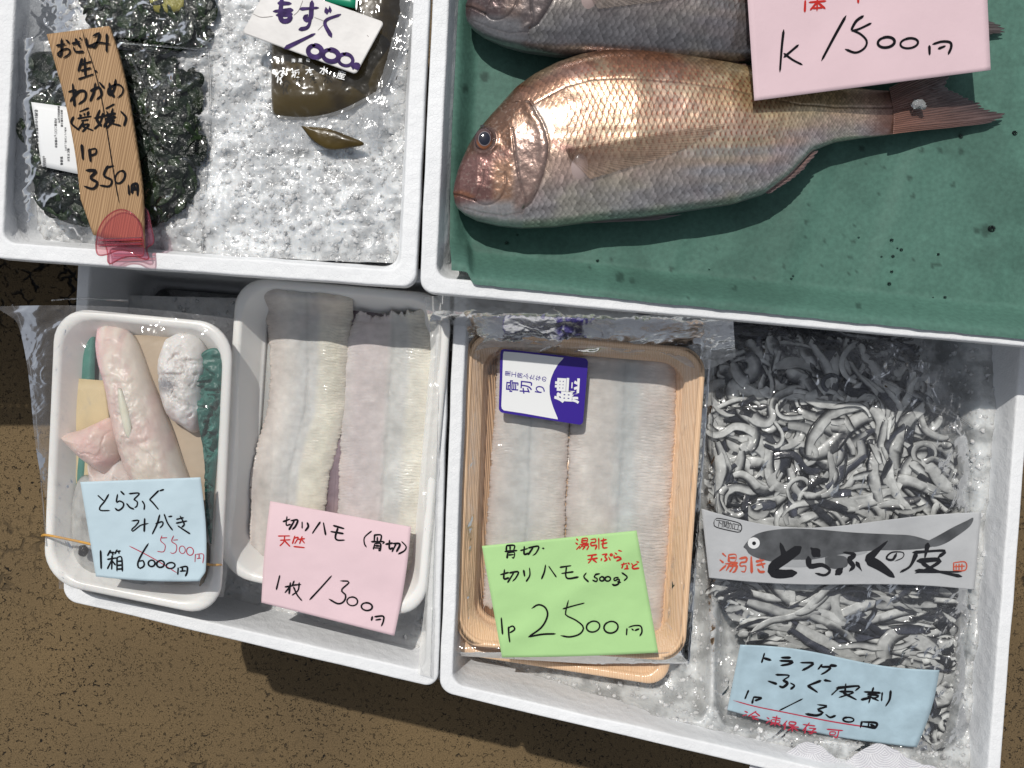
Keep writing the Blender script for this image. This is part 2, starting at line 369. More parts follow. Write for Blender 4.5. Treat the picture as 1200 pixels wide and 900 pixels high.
crate(-.92, .18, -.46, .60, .40, 'added black slatted crate out of view left of the seaweed box, shading the ground')  # added crate, unseen by the camera, set to cast shade on the left ground
# ------------------------------------------------------------------ ice
ICO = None
def ico():
    p = (1 + 5 ** .5) / 2
    V = np.array([[-1, p, 0], [1, p, 0], [-1, -p, 0], [1, -p, 0], [0, -1, p], [0, 1, p], [0, -1, -p], [0, 1, -p], [p, 0, -1], [p, 0, 1], [-p, 0, -1], [-p, 0, 1]]) / 1.9
    F = np.array([[0, 11, 5], [0, 5, 1], [0, 1, 7], [0, 7, 10], [0, 10, 11], [1, 5, 9], [5, 11, 4], [11, 10, 2], [10, 7, 6], [7, 1, 8], [3, 9, 4], [3, 4, 2], [3, 2, 6], [3, 6, 8], [3, 8, 9], [4, 9, 5], [2, 4, 11], [6, 2, 10], [8, 6, 7], [9, 8, 1]])
    return V, F
IV, IF = ico()
def icefield(label, q, zf, amp, n, clear, seed, size=(.0008, .0034), res=(330, 260), tint=(.82, .84, .85), dark=0.0, dens=None):
    u = np.linspace(0, 1, res[0])[None, :]; v = np.linspace(0, 1, res[1])[:, None]
    q = np.array(q, float)
    X = (q[0, 0] * (1 - u) + q[1, 0] * u) * (1 - v) + (q[3, 0] * (1 - u) + q[2, 0] * u) * v
    Y = (q[0, 1] * (1 - u) + q[1, 1] * u) * (1 - v) + (q[3, 1] * (1 - u) + q[2, 1] * u) * v
    z0 = zf(X, Y)
    z = z0 + amp * (1.25 * fbm(X / 34, Y / 34, seed, 3) + .36 * ridge(X / 12, Y / 12, seed + 5, 4))
    G = P(X, Y, z0); G[..., 2] = z
    t = .5 + .6 * fbm(X / 16, Y / 16, seed + 40, 5)
    col = np.ones(X.shape + (3,)) * np.array(tint); col = col * (1 - dark * sstep(.35, .75, t))[..., None]
    o = grid('crushed_ice', G, M_ICE, None, col); tag(o, label, 'ice', 'beds of crushed ice', 'stuff'); base = np.array(o.location)
    # loose fragments, joined into the same kind of bed
    r = np.random.default_rng(seed)
    uu = r.random(n); vv = r.random(n)
    fx = (q[0, 0] * (1 - uu) + q[1, 0] * uu) * (1 - vv) + (q[3, 0] * (1 - uu) + q[2, 0] * uu) * vv
    fy = (q[0, 1] * (1 - uu) + q[1, 1] * uu) * (1 - vv) + (q[3, 1] * (1 - uu) + q[2, 1] * uu) * vv
    z0 = zf(fx, fy); zz = z0 + amp * (1.25 * fbm(fx / 34, fy / 34, seed, 3) + .36 * ridge(fx / 12, fy / 12, seed + 5, 4))
    c = P(fx, fy, z0); c[:, 2] = zz - .0004
    s = size[0] + (size[1] - size[0]) * r.random(n) ** 2.5
    V = (IV[None] * (1 + .5 * (r.random((n, 12, 1)) - .5)) + .45 * (r.random((n, 12, 3)) - .5)) * s[:, None, None] * (.6 + .7 * r.random((n, 1, 3)))
    a = r.random(n) * 6.28; ca, sa = np.cos(a)[:, None], np.sin(a)[:, None]
    V = np.stack([V[..., 0] * ca - V[..., 1] * sa, V[..., 0] * sa + V[..., 1] * ca, V[..., 2] * .8], -1) + c[:, None, :]
    F3 = (IF[None] + (np.arange(n) * 12)[:, None, None])
    k = int(n * clear)
    cc = np.repeat((.80 + .14 * r.random((n, 1, 1))) * np.array([[.93, .97, 1.0]]), 12, 1).reshape(-1, 3)
    o2 = mesh('ice_fragments', V.reshape(-1, 3), None, M_ICE, o, col=cc, smooth=False, F3=F3.reshape(-1, 3), mats=[M_ICE2, M_ICE], midx=np.repeat((np.arange(n) >= 0).astype(int), 20))
    o2['kind'] = 'stuff'
    return o
def zi_ul(X, Y):   # ice bed of the upper left box: a low corner at the left, heaped on the right
    return .396 + .018 * sstep(60, 300, X) - .004 * sstep(430, 480, X) - .004 * sstep(250, 300, Y)
icefield('bed of crushed ice around the seaweed packs and the brown pouch', [(20, -120), (490, -100), (470, 309), (8, 290)], zi_ul, .0062, 6500, .5, 3, dark=.30, size=(.0005, .0030))
icefield('thin layer of melting ice below the two white trays', [(100, 345), (520, 355), (499, 786), (86, 693)], lambda X, Y: (.292 + 0 * X + .030 * sstep(655, 735, Y - (X - 90) * .12)), .0035, 1500, .9, 5, tint=(.78, .79, .79))
icefield('bed of wet crushed ice around the wood patterned trays and skin bag', [(535, 385), (1190, 395), (1154, 930), (521, 795)],
         lambda X, Y: .285 + .046 * np.clip(sstep(765, 830, Y - (X - 540) * .16) + sstep(1090, 1150, X) + sstep(815, 850, X) * sstep(850, 830, X) + sstep(700, 900, Y) * .5, 0, 1) * (1 - .25 * sstep(500, 380, Y)), .0048, 8000, .9, 8, tint=(.70, .72, .72), dark=.38, size=(.0005, .0030))

# ------------------------------------------------------------------ sheets (cards, stickers) and writing on them
class Sheet:
    def __init__(s, q, z, bend=None, top=None, bot=None, left=None, right=None):
        s.q = np.array(q, float); s.z = np.array(z, float) if np.ndim(z) else np.full(4, float(z)); s.bend = bend
        s.e = (top, bot, left, right)
    def px(s, u, v):
        u = np.asarray(u, float); v = np.asarray(v, float)
        r = []
        for k in (0, 1): r.append((s.q[0, k] * (1 - u) + s.q[1, k] * u) * (1 - v) + (s.q[3, k] * (1 - u) + s.q[2, k] * u) * v)
        x, y = r; t, b, l, rr = s.e
        if t: y = y + (1 - v) * t(u)
        if b: y = y + v * b(u)
        if l: x = x + (1 - u) * l(v)
        if rr: x = x + u * rr(v)
        return x, y
    def pt(s, u, v, off=0.):
        x, y = s.px(u, v); u = np.asarray(u, float); v = np.asarray(v, float)
        z = (s.z[0] * (1 - u) + s.z[1] * u) * (1 - v) + (s.z[3] * (1 - u) + s.z[2] * u) * v
        if s.bend: z = z + s.bend(u, v)
        return P(x, y, z + off)
    def inv(s, X, Y):
        X = np.asarray(X, float); Y = np.asarray(Y, float); u = np.full(X.shape, .5); v = np.full(X.shape, .5); h = 1e-3
        for _ in range(7):
            x, y = s.px(u, v); xu, yu = s.px(u + h, v); xv, yv = s.px(u, v + h)
            a, b, c, d = (xu - x) / h, (xv - x) / h, (yu - y) / h, (yv - y) / h; D = a * d - b * c
            ex, ey = X - x, Y - y
            u = u + (d * ex - b * ey) / D; v = v + (a * ey - c * ex) / D
        return u, v
    def mesh(s, name, m, parent, n=40, thick=.0004):
        u, v = np.meshgrid(np.linspace(0, 1, n), np.linspace(0, 1, n)); u = u; v = v
        return grid(name, s.pt(u, v)[::-1], m, parent, thick=thick)
def ell(cx, cy, rx, ry, a=-.15, gap=.0, n=15):
    return [(cx + rx * math.cos(t) * math.cos(a) - ry * math.sin(t) * math.sin(a), cy + rx * math.cos(t) * math.sin(a) + ry * math.sin(t) * math.cos(a)) for t in np.linspace(-1.8, -1.8 - 6.5, n)]
def writing(name, sheet, crop, strokes, hw_, m, parent, off=.0003, seed=1, vary=.25, flat=False):
    """Pen strokes traced as flat ribbons of ink that follow the sheet; crop = (x0, y0, scale)."""
    hw = hw_ * 1.18
    Vs = []; Fs = []; c = 0; r = np.random.default_rng(seed)
    for si, st in enumerate(strokes):
        w = hw
        if isinstance(st, dict): w = st['w']; st = st['p']
        pts, L = resample(st, max(6, int(1.2 * len(st) + 14)))
        n = len(pts); d = np.gradient(pts, axis=0); d /= np.linalg.norm(d, axis=1)[:, None] + 1e-9
        nn = np.stack([-d[:, 1], d[:, 0]], -1); s = np.linspace(0, 1, n); e = w / max(L, 1e-6)
        prof = np.sqrt(np.clip(1 - np.clip(1 - s / (e + 1e-9), 0, 1) ** 2, .04, 1)) * np.sqrt(np.clip(1 - np.clip(1 - (1 - s) / (e + 1e-9), 0, 1) ** 2, .04, 1))
        ww = w * prof * (1 + vary * (r.random() - .5 + .8 * np.sin(s * 3 + r.random() * 6)) * .6)
        pts = pts.copy(); pts[0] -= d[0] * w * .6; pts[-1] += d[-1] * w * .6
        A = pts + nn * ww[:, None]; B = pts - nn * ww[:, None]
        Q = np.stack([A, B], 1).reshape(-1, 2) / crop[2] + np.array(crop[:2])
        u, v = sheet.inv(Q[:, 0], Q[:, 1])
        Vs.append(sheet.pt(u, v, off + .000012 * (si % 25)))
        i = np.arange(n - 1) * 2 + c; Fs.append(np.stack([i, i + 1, i + 3, i + 2], -1)); c += 2 * n
    return mesh(name, np.concatenate(Vs), np.concatenate(Fs), m, parent)
GLY = {}
_fc = bpy.data.curves.new('glyph', 'FONT'); _fo = bpy.data.objects.new('glyph', _fc)
def glyph(ch, bold=0.0):
    k = (ch, bold)
    if k not in GLY:
        if _fo.name not in C.objects: C.objects.link(_fo)
        _fc.body = ch; _fc.offset = bold; _fc.resolution_u = 4; _fc.align_x = 'CENTER'
        bpy.context.view_layer.update(); dg = bpy.context.evaluated_depsgraph_get(); me = bpy.data.meshes.new_from_object(_fo.evaluated_get(dg))
        V = np.array([v.co[:2] for v in me.vertices]); tris = []
        me.calc_loop_triangles()
        for t in me.loop_triangles: tris.append(tuple(t.vertices))
        V[:, 1] -= .36; GLY[k] = (V, np.array(tris)); bpy.data.meshes.remove(me)
    return GLY[k]
def printed(name, sheet, crop, items, m, parent, off=.0003, bold=0.0):
    """items: (text, cx, cy, size, angle) in crop pixels; every character set singly at its place."""
    Vs = []; Fs = []; c = 0
    for (ch, cx, cy, s, a) in items:
        V, T = glyph(ch, bold)
        if not len(T): continue
        X = V[:, 0] * s; Y = -V[:, 1] * s
        x = cx + X * math.cos(a) - Y * math.sin(a); y = cy + X * math.sin(a) + Y * math.cos(a)
        u, v = sheet.inv(x / crop[2] + crop[0], y / crop[2] + crop[1])
        Vs.append(sheet.pt(u, v, off)); Fs.append(T + c); c += len(V)
    return mesh(name, np.concatenate(Vs), None, m, parent, F3=np.concatenate(Fs), smooth=False)
def patch(name, sheet, crop, outline, m, parent, off=.0002, smooth=True):
    """Filled print area: outline in crop pixels, star-shaped round its centre."""
    o, _ = resample(list(outline) + [outline[0]], 90, smooth); o = o[:-1]; c = o.mean(0); rr = np.linspace(0.02, 1, 9)
    G = c + (o[None] - c) * rr[:, None, None]
    u, v = sheet.inv(G[..., 0] / crop[2] + crop[0], G[..., 1] / crop[2] + crop[1])
    W = sheet.pt(u, v, off); k = len(o)
    V = np.vstack([W.reshape(-1, 3), W[0].mean(0)]); i = np.arange(k)
    return mesh(name, V, gridF(9, k, cyc=True), m, parent, F3=np.stack([np.full(k, 9 * k), i, (i + 1) % k], -1))
def pj(q, crop): return [(x / crop[2] + crop[0], y / crop[2] + crop[1]) for x, y in q]
CARDS = 'handwritten paper price cards'

# ------------------------------------------------------------------ green paper under the fish
def green_paper():
    n, m = 260, 180
    u = np.linspace(0, 1, n)[None, :]; v = np.linspace(0, 1, m)[:, None]
    xl = pl([(-190, 546), (0, 536), (200, 528), (300, 527), (319, 529)], -190 + 520 * v[:, 0])[:, None]
    X = xl * (1 - u) + 1345 * u
    yb = 333 + (X - 553) * .1005 - 14 * (1 - sstep(546, 556, X)) + 1.2 * fbm(X / 18, 0 * X, 4, 3)
    Y = -190 * (1 - v) + yb * v
    edge = sstep(40, 6, yb - Y); le = sstep(26, 2, X - xl)
    zf = .388
    z = zf + .0455 * edge + .016 * le * (1 - edge) + .0012 * fbm(X / 60, Y / 60, 3) + .0022 * sstep(.1, .5, ridge(X / 150 + Y / 400, Y / 500 + X / 160, 8, 2)) * (1 - edge)
    base = np.array([.076, .168, .132])
    col = np.ones(X.shape + (3,)) * base
    wet = sstep(.05, .45, fbm(X / 90 + 3, Y / 70, 21, 4))
    col = mixc(col, base * .74, wet * .7)
    col = mixc(col, base * 1.22, sstep(.15, .5, fbm(X / 50, Y / 45 + 9, 31, 4)) * .6)
    # darker wet spots
    r = np.random.default_rng(5)
    sp = [(1010, 174, 3), (1080, 176, 2.5), (1102, 176, 2.6), (1126, 177, 3.3), (1125, 158, 3), (1035, 195, 2), (1014, 192, 2), (1066, 208, 3), (1070, 230, 2.6), (1117, 217, 2.5), (1030, 227, 2.2), (948, 240, 2.4), (945, 260, 2.3), (943, 278, 2), (1001, 264, 2), (1000, 283, 2.3), (996, 302, 1.8), (918, 313, 2.3), (1006, 359, 3), (1100, 310, 2.2), (726, 325, 5), (741, 330, 2.8), (787, 315, 2.8), (861, 338, 2.5), (1155, 270, 6), (1145, 270, 3), (568, 90, 5), (545, 104, 4), (1120, 120, 2)]
    for k in range(25): sp.append((570 + 620 * r.random(), 270 + 110 * r.random(), .8 + r.random() * 1.2))
    d = np.zeros(X.shape)
    for (a, b, s) in sp: d = np.maximum(d, 1 - sstep(s * .8, s * 1.25, np.hypot(X - a, (Y - b) * .85) + .6 * fbm(X / 3, Y / 3, 6)))
    col = mixc(col, base * .42, d * .9)
    G = P(X, Y, z)
    o = grid('green_paper', G, M_GPAPER, None, col, thick=0); tag(o, 'damp green paper lining the box beneath the two sea bream', 'paper')
green_paper()
# water beads on the green paper and along the rim
def beads(pts, label):
    V = []; F = []; c = 0
    for (x, y, z, s) in pts:
        p = P(x, y, z)
        for i, ph in enumerate((0, .5, 1.0, 1.45)):
            for k in range(10):
                a = k * .6283; rr = s * math.cos(ph); V.append([p[0] + rr * math.cos(a) * 1.15, p[1] + rr * math.sin(a), p[2] + s * .45 * math.sin(ph) + .0002])
        for i in range(3):
            for k in range(10): F.append([c + i * 10 + k, c + i * 10 + (k + 1) % 10, c + i * 10 + 10 + (k + 1) % 10, c + i * 10 + 10 + k])
        c += 40
    o = mesh('water_drop', np.array(V), np.array(F), M_DROP); tag(o, label, 'water drops', kind='stuff')
M_DROP = mat('water', (1, 1, 1), .02, trans=1, ior=1.33)
r_ = np.random.default_rng(9)
beads([(1162, 268, .3905, .003), (1189, 156, .3905, .0022), (1126, 160, .3905, .0016)] + [(560 + 620 * a, 275 + 80 * b, .3905, .0007 + .0009 * c) for a, b, c in r_.random((26, 3))], 'clear water drops sprinkled over the green paper')

# ------------------------------------------------------------------ sea bream
TOP = [(531.5, 226), (533, 214), (537, 199), (543, 184), (549, 171), (556, 160), (563, 150), (573, 138), (586, 124), (605, 103), (626, 88), (652, 75), (681, 65), (711, 60), (753, 60), (795, 65), (860, 76), (900, 84), (960, 94), (1000, 99), (1030, 101), (1056, 102)]
BOT = [(531.5, 229), (533, 238), (536, 244), (545, 252), (559, 259), (584, 265), (610, 267.5), (650, 266), (700, 259), (753, 255), (795, 249), (860, 239), (895, 228), (925, 206), (952, 177), (980, 165), (1007, 160), (1035, 156), (1056, 153)]
HT = [(531, .005), (540, .011), (560, .018), (600, .025), (660, .0305), (740, .032), (850, .028), (930, .018), (1000, .010), (1030, .0055), (1056, .0022)]
OPER = [(620, 128), (627, 142), (634, 155), (639, 168), (641, 180), (640, 195), (636, 212), (630, 228), (622, 243), (612, 250)]
PRE = [(600, 160), (602, 175), (604, 192), (607, 210), (611, 228), (616, 241), (613, 252)]
LAT = [(624, 133), (640, 124), (662, 113), (690, 106), (725, 105), (790, 109), (845, 116), (885, 124), (930, 130), (975, 129), (1056, 122)]
def sea_bream(label, xf, tint, grey, seed, zlift=0.0):
    Zb = .3895 + .8 * .032 + zlift
    t = thing('sea_bream', label, 'fish', np.append(xf(P(np.array([780.]), np.array([160.]), Zb))[0][:2], .39 + zlift), 'whole sea bream on the green paper')
    def zm(x): return Zb - .010 * sstep(900, 1060, x)
    def W(x, y, z):
        p = P(x, y, Zb); p[..., 2] = z; return xf(p)
    def half(x): return (pl(BOT, x) - pl(TOP, x)) / 2
    def bz(x, y):
        yt, yb = pl(TOP, x), pl(BOT, x); tt = np.clip((y - (yt + yb) / 2) / ((yb - yt) / 2), -1, 1)
        return zm(x) + pl(HT, x) * np.clip(1 - tt * tt, 0, 1) ** .42
    n, m = 900, 330
    w = np.linspace(0, 1, n); x = 531.5 + 524.5 * w ** 1.25
    phi = np.linspace(0, np.pi, m)
    X = np.repeat(x[:, None], m, 1); PH = np.repeat(phi[None], n, 0)
    yt, yb = pl(TOP, x)[:, None], pl(BOT, x)[:, None]; hf = (yb - yt) / 2; ym = (yb + yt) / 2
    # smooth the piecewise outlines a little
    ker = np.hanning(25); ker /= ker.sum()
    def sm(a): q = np.convolve(np.pad(a[:, 0], 12, 'edge'), ker, 'valid'); s = sstep(560, 600, x); return (q * s + a[:, 0] * (1 - s))[:, None]
    hf, ym = sm(hf), sm(ym)
    TT = -np.cos(PH); Y = ym + hf * TT
    sp = np.sin(PH)
    H = pl(HT, x)[:, None]
    Z = zm(X) + H * sp ** .84
    # ---- scales
    pitch = np.maximum(4.2, (hf * 2 / 190) ** .8 * 6.9); a = np.cumsum(np.gradient(x) / pitch[:, 0])[:, None] * np.ones((1, m))
    NR = 38; q = PH / np.pi * NR
    a = a + .5 * fbm(X / 40, Y / 40, seed) + .22 * fbm(X / 7, Y / 7, seed + 61, 2) + .5 * (1 - sp) + 0 * X; q = q + .5 * fbm(X / 50, Y / 40, seed + 2) + .2 * fbm(X / 6, Y / 8, seed + 62, 2)
    best = np.full(X.shape, 1e9); h = np.zeros(X.shape); dqv = np.zeros(X.shape)
    Rr = .98; cid = np.zeros(X.shape)
    for di in (-1, 0, 1):
        i = np.floor(q) + di
        for dm in (-1, 0, 1):
            ca = np.floor(a) + dm + .5 * np.mod(i, 2); cq = i + .5
            da = a - ca; dq = (q - cq); inside = (da * da * .95 + dq * dq * .95) < Rr * Rr
            take = inside & (ca < best); best = np.where(take, ca, best)
            h = np.where(take, (da + Rr) / (2 * Rr), h); dqv = np.where(take, dq, dqv); cid = np.where(take, hsh(ca * 2, cq, 5), cid)
    xo = np.interp(Y, [128, 142, 155, 168, 180, 195, 212, 228, 243, 250], [620, 627, 634, 639, 641, 640, 636, 630, 622, 612])
    xo = np.where(Y < 128, 612 - (128 - Y) * .25, xo)
    body = sstep(-1, 2, X - xo); tail = sstep(1056, 1040, X)
    cheek = (1 - body) * sstep(588, 606, X) * sstep(250, 232, Y) * .5
    sc_amt = (body + cheek * .6) * tail * sstep(0, .25, sp)
    D = sc_amt * (.00045 * (h - .6) * (1 - .35 * np.abs(dqv)))
    # ---- creases
    def groove(pts, wd): return np.exp(-(dpoly(X, Y, pts) / wd) ** 2)
    gO, gP = groove(OPER, 1.6), groove(PRE, 1.5)
    mouth = groove([(531, 229), (540, 232), (550, 236), (558, 239)], 1.2); maxl = .5 * groove(resample([(558, 238), (562, 228), (566, 218), (567, 206)], 14)[0], 1.3) + .8 * groove(resample([(558, 239), (566, 244), (578, 243), (588, 236), (593, 224), (592, 210)], 20)[0], 1.5)
    gL = groove(LAT, 1.25) * body; jaw = groove([(545, 246), (565, 252), (590, 256), (612, 253)], 1.2)
    D = D - .0008 * gO - .0007 * gP - .0012 * mouth - .0006 * maxl - .0003 * gL - .0005 * jaw
    D = D + .0012 * np.exp(-((X - xo + 6) / 6) ** 2) * (1 - body)       # lip of the gill cover
    eye_r = np.hypot(X - 568, (Y - 170) * .88); D = D + .0012 * np.exp(-((eye_r - 14) / 3) ** 2) - .002 * (1 - sstep(8, 12, eye_r))
    D = D + (1 - body) * .0006 * fbm(X / 9, Y / 9, seed + 9, 3) + .0011 * fbm(X / 55, Y / 30, seed + 12, 3)
    Z = Z + D * sp ** .5
    # ---- colours
    tt = PH / np.pi
    back = np.array([.20, .085, .042]); side = np.array([.58, .41, .29]); belly = np.array([.44, .41, .40])
    col = np.ones(X.shape + (3,)) * back
    col = mixc(col, side, sstep(.19, .52, tt)); col = mixc(col, belly, sstep(.55, .80, tt))
    col = mixc(col, [.62, .45, .22], body * sstep(780, 900, X) * sstep(1060, 960, X) * (1 - sstep(.45, .62, tt)) * .7)
    col = mixc(col, [.40, .40, .43], body * sstep(760, 830, X) * sstep(1000, 900, X) * sstep(.5, .62, tt) * sstep(.9, .75, tt) * (.5 + .5 * np.sin(Y / 3.3 + X / 60)) * .8)
    col = mixc(col, [.50, .33, .32], sstep(-.05, .5, fbm(X / 60, Y / 40, seed + 30, 4)) * .35 * body)
    col = mixc(col, [.62, .56, .38], sstep(-.05, .5, fbm(X / 45 + 7, Y / 30, seed + 33, 4)) * .35 * body)
    vis = sstep(.50, .98, h)
    col = np.where(sc_amt[..., None] > .3, col * (.68 + .48 * vis * (1 - .5 * np.abs(dqv)))[..., None] * (.74 + .50 * cid)[..., None], col)
    red = body * (h < .68) * (np.abs(dqv) < .36) * sstep(.18, .28, tt) * sstep(.66, .55, tt) * sstep(650, 690, X) * sstep(960, 860, X)
    col = mixc(col, [.33, .10, .055], red * .75)
    col = mixc(col, [.20, .10, .075], sstep(1008, 1050, X + 9 * fbm(Y / 6, X / 9, 3)) * .95)
    col = mixc(col, [.33, .225, .19], (1 - body) * sstep(592, 606, X) * sstep(140, 170, Y) * sstep(262, 240, Y))
    hd = (1 - body) * (1 - sstep(596, 606, X + 0 * Y) * sstep(135, 165, Y))
    hcol = np.ones(X.shape + (3,)) * np.array([.18, .095, .06]); hcol = mixc(hcol, [.24, .125, .11], sstep(175, 195, Y)); hcol = mixc(hcol, [.40, .23, .15], sstep(572, 585, X) * sstep(185, 205, Y))
    hcol = mixc(hcol, [.46, .44, .43], sstep(236, 248, Y + (X - 560) * .02)); col = mixc(col, hcol, np.ones(X.shape) * hd)[...] if False else col * (1 - hd[..., None]) + hcol * hd[..., None]
    spk = (1 - body) * sstep(.1, .5, fbm(X / 2.4, Y / 2.4, seed + 50, 2)); col = mixc(col, [.62, .50, .42], spk * .26)
    lips = np.exp(-(dpoly(X, Y, [(533, 230), (541, 229), (549, 232), (555, 236)]) / 3.0) ** 2) * (Y < 236); col = mixc(col, [.36, .15, .08], lips * .85)
    col = mixc(col, [.45, .24, .2], groove([(645, 176), (655, 184), (668, 186)], 4) * .8 * body)
    col = mixc(col, [.85, .78, .70], groove([(628, 138), (638, 150), (642, 162)], 5) * .45)
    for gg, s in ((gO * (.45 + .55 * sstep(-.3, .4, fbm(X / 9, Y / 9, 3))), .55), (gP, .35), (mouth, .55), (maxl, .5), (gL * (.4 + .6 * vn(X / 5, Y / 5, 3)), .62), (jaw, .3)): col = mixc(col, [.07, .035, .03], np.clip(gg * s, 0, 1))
    col = mixc(col, [.12, .07, .06], (1 - sstep(13, 17, eye_r)) * .8)
    col = mixc(col, [.16, .09, .07], (1 - sstep(0, .06, tt)) * .7)
    lum = col.mean(-1, keepdims=True); col = (col * (1 - grey) + lum * grey * np.array([.93, .98, 1.04])) * np.array(tint)
    # underside
    k = 40; ph2 = np.linspace(np.pi, 2 * np.pi, k + 2)[1:-1]; X2 = np.repeat(x[:, None], k, 1); Y2 = ym - hf * np.cos(ph2)[None]; Z2 = zm(X2) - .8 * H * np.abs(np.sin(ph2)) ** .7
    G = np.concatenate([W(X, Y, Z), W(X2, Y2, np.maximum(Z2, .389 + zlift))], 1); c2 = np.concatenate([col, np.ones(X2.shape + (3,)) * np.array([.34, .32, .31])], 1)
    grid('body', G, M_FISH, t, c2, cyc=True)
    # ---- eye
    rr = np.linspace(0, 1, 30)[:, None]; th = np.linspace(0, 2 * np.pi, 49)[None, :-1]
    ex = 568.5 + 11.5 * rr * np.cos(th); ey = 169.5 + 13.5 * rr * np.sin(th); ez = bz(568.5, 169.5) - .0022 + .0045 * np.sqrt(1 - .93 * rr ** 2) + 0 * th
    ec = np.ones(ex.shape + (3,)) * np.array([.004, .006, .018]); R2 = rr + 0 * th
    ec = mixc(ec, [.26, .22, .22], sstep(.55, .57, R2)); ec = mixc(ec, [.07, .03, .025], sstep(.60, .64, R2)); ec = mixc(ec, [.26, .09, .03], sstep(.62, .7, R2) * sstep(-.1, .7, np.sin(th) + 0 * rr)); ec = mixc(ec, [.05, .025, .03], sstep(.82, .9, R2))
    grid('eye', W(ex, ey, ez), M_EYE, t, ec, cyc=True)
    # nostril
    a1, a2 = np.meshgrid(np.linspace(0, 1, 6), np.linspace(0, 6.283, 13)[:-1], indexing='ij'); grid('nostril', W(567 + 4 * a1 * np.cos(a2), 152.5 + 1.6 * a1 * np.sin(a2), bz(567., 152.5) + .0012 + 0 * a1), M_EYE, t, np.ones(a1.shape + (3,)) * .02, cyc=True)
    # ---- fins
    def fin(name, base, tip, zf, c0, c1, mt, amp=.0006, ray=26, jag=0.0, bow=(0, 0)):
        A, _ = resample(base, 200); B, _ = resample(tip, 200, len(tip) > 3); nu = 70
        u = np.linspace(0, 1, nu)[:, None]; v = np.linspace(0, 1, 200)[None, :]
        e = 1 + jag * (np.abs(np.sin(v * ray * np.pi)) - .6 + 1.2 * fbm(v * 14, 0 * v, seed)) * 1.0; uu = u * (1 + (e - 1) * u)
        FX = A[None, :, 0] * (1 - uu) + B[None, :, 0] * uu + bow[0] * 4 * u * (1 - u); FY = A[None, :, 1] * (1 - uu) + B[None, :, 1] * uu + bow[1] * 4 * u * (1 - u)
        rays = .5 + .5 * np.cos(v * ray * 2 * np.pi + 1.4 * fbm(u * 3, v * 16, 4, 3)); fine = fbm(u * 5, v * 150, 8, 2)
        c = np.array(c0)[None, None] * (1 - u[..., None]) + np.array(c1)[None, None] * u[..., None]; c = c * (.84 + .16 * rays + .6 * fine + .35 * fbm(u * 2.5, v * 5, seed, 3))[..., None]
        c = c * (1 - grey) + c.mean(-1, keepdims=True) * grey; zz = zf(FX, FY) + amp * rays
        return grid(name, W(FX, FY, zz), mt, t, c * np.ones(FX.shape + (1,)), thick=.0005)
    fin('tail_fin', [(1046, 100), (1051, 127), (1050, 154.5)], [(1152, 45), (1138, 66), (1117, 93), (1140, 106), (1160, 115), (1190, 127), (1172, 137)],
        lambda a, b: zm(a) + .003 - .012 * sstep(1050, 1180, a) + .0016 * fbm(a / 30, b / 12, seed), (.20, .10, .075), (.085, .06, .06), M_FIN, ray=24, jag=.05)
    fin('pectoral_fin', [(660, 186), (662, 191), (665, 197)], [(842, 157), (826, 166), (792, 186), (748, 202), (706, 214), (688, 219)],
        lambda a, b: bz(a, b) + .0017, (.30, .18, .12), (.40, .28, .20), M_PFIN, ray=24, jag=.02, amp=.0007)
    a1, a2 = np.meshgrid(np.linspace(0.02, 1, 14), np.linspace(0, 6.283, 41)[:-1], indexing='ij')
    lx, ly = 676 + a1 * (10 * np.cos(a2) - 7 * np.sin(a2) * .6), 205 + a1 * (6 * np.cos(a2) + 15 * np.sin(a2))
    grid('fin_base', W(lx, ly, bz(lx, ly) - .0004 + .0022 * (1 - a1 ** 2.5)), M_FIN, t, np.ones(lx.shape + (3,)) * np.array([.40, .31, .29]), cyc=True)
    fin('dorsal_fin', [(664, 73), (700, 63), (753, 61), (800, 67), (860, 78), (915, 88)], [(676, 66), (706, 57), (756, 56), (806, 61), (866, 73), (925, 88)],
        lambda a, b: zm(a) + .001 + 0 * b, (.20, .10, .07), (.11, .07, .06), M_FIN, ray=22, jag=.3)
    fin('anal_fin', [(893, 226), (915, 213), (935, 196), (952, 178)], [(900, 228), (925, 212), (945, 194), (960, 176)],
        lambda a, b: zm(a) + .002 + 0 * b, (.24, .14, .12), (.12, .09, .09), M_FIN, ray=12, jag=.2)
    fin('pelvic_fin', [(672, 257), (680, 261)], [(800, 250.5), (770, 257)], lambda a, b: zm(a) - .004 + 0 * b, (.40, .33, .31), (.26, .24, .24), M_FIN, ray=5)
    return t, W, bz
idn = lambda p: p
def back_xf(p):
    a = R(-10); k = .97; j = P(584, 265, .41)[:2]; n = P(590, 55, .41)[:2]; q = p.copy()
    d = p[..., :2] - j; q[..., 0] = n[0] + k * (d[..., 0] * math.cos(a) - d[..., 1] * math.sin(a)); q[..., 1] = n[1] + k * (d[..., 0] * math.sin(a) + d[..., 1] * math.cos(a)); return q
sea_bream('grey brown sea bream lying behind the other, mostly cut off by the top edge', back_xf, (.62, .60, .60), .5, 77)
fishA = sea_bream('golden pink sea bream with orange rimmed eye, lying whole in front on the green paper', idn, (1, 1, 1), 0, 23, .001)
# small ice crumb on the tail
_p = P(1076, 122, .416)
ob = mesh('ice_crumb', np.concatenate([IV * np.array([.0058, .0042, .003]) * (1 + .3 * rng.random((12, 1))) + _p, IV * .003 + _p + [.004, -.002, 0]]), None, M_ICE2, smooth=False, F3=np.concatenate([IF, IF + 12]))
tag(ob, 'small lump of crushed ice resting on the tail of the front sea bream', 'ice')

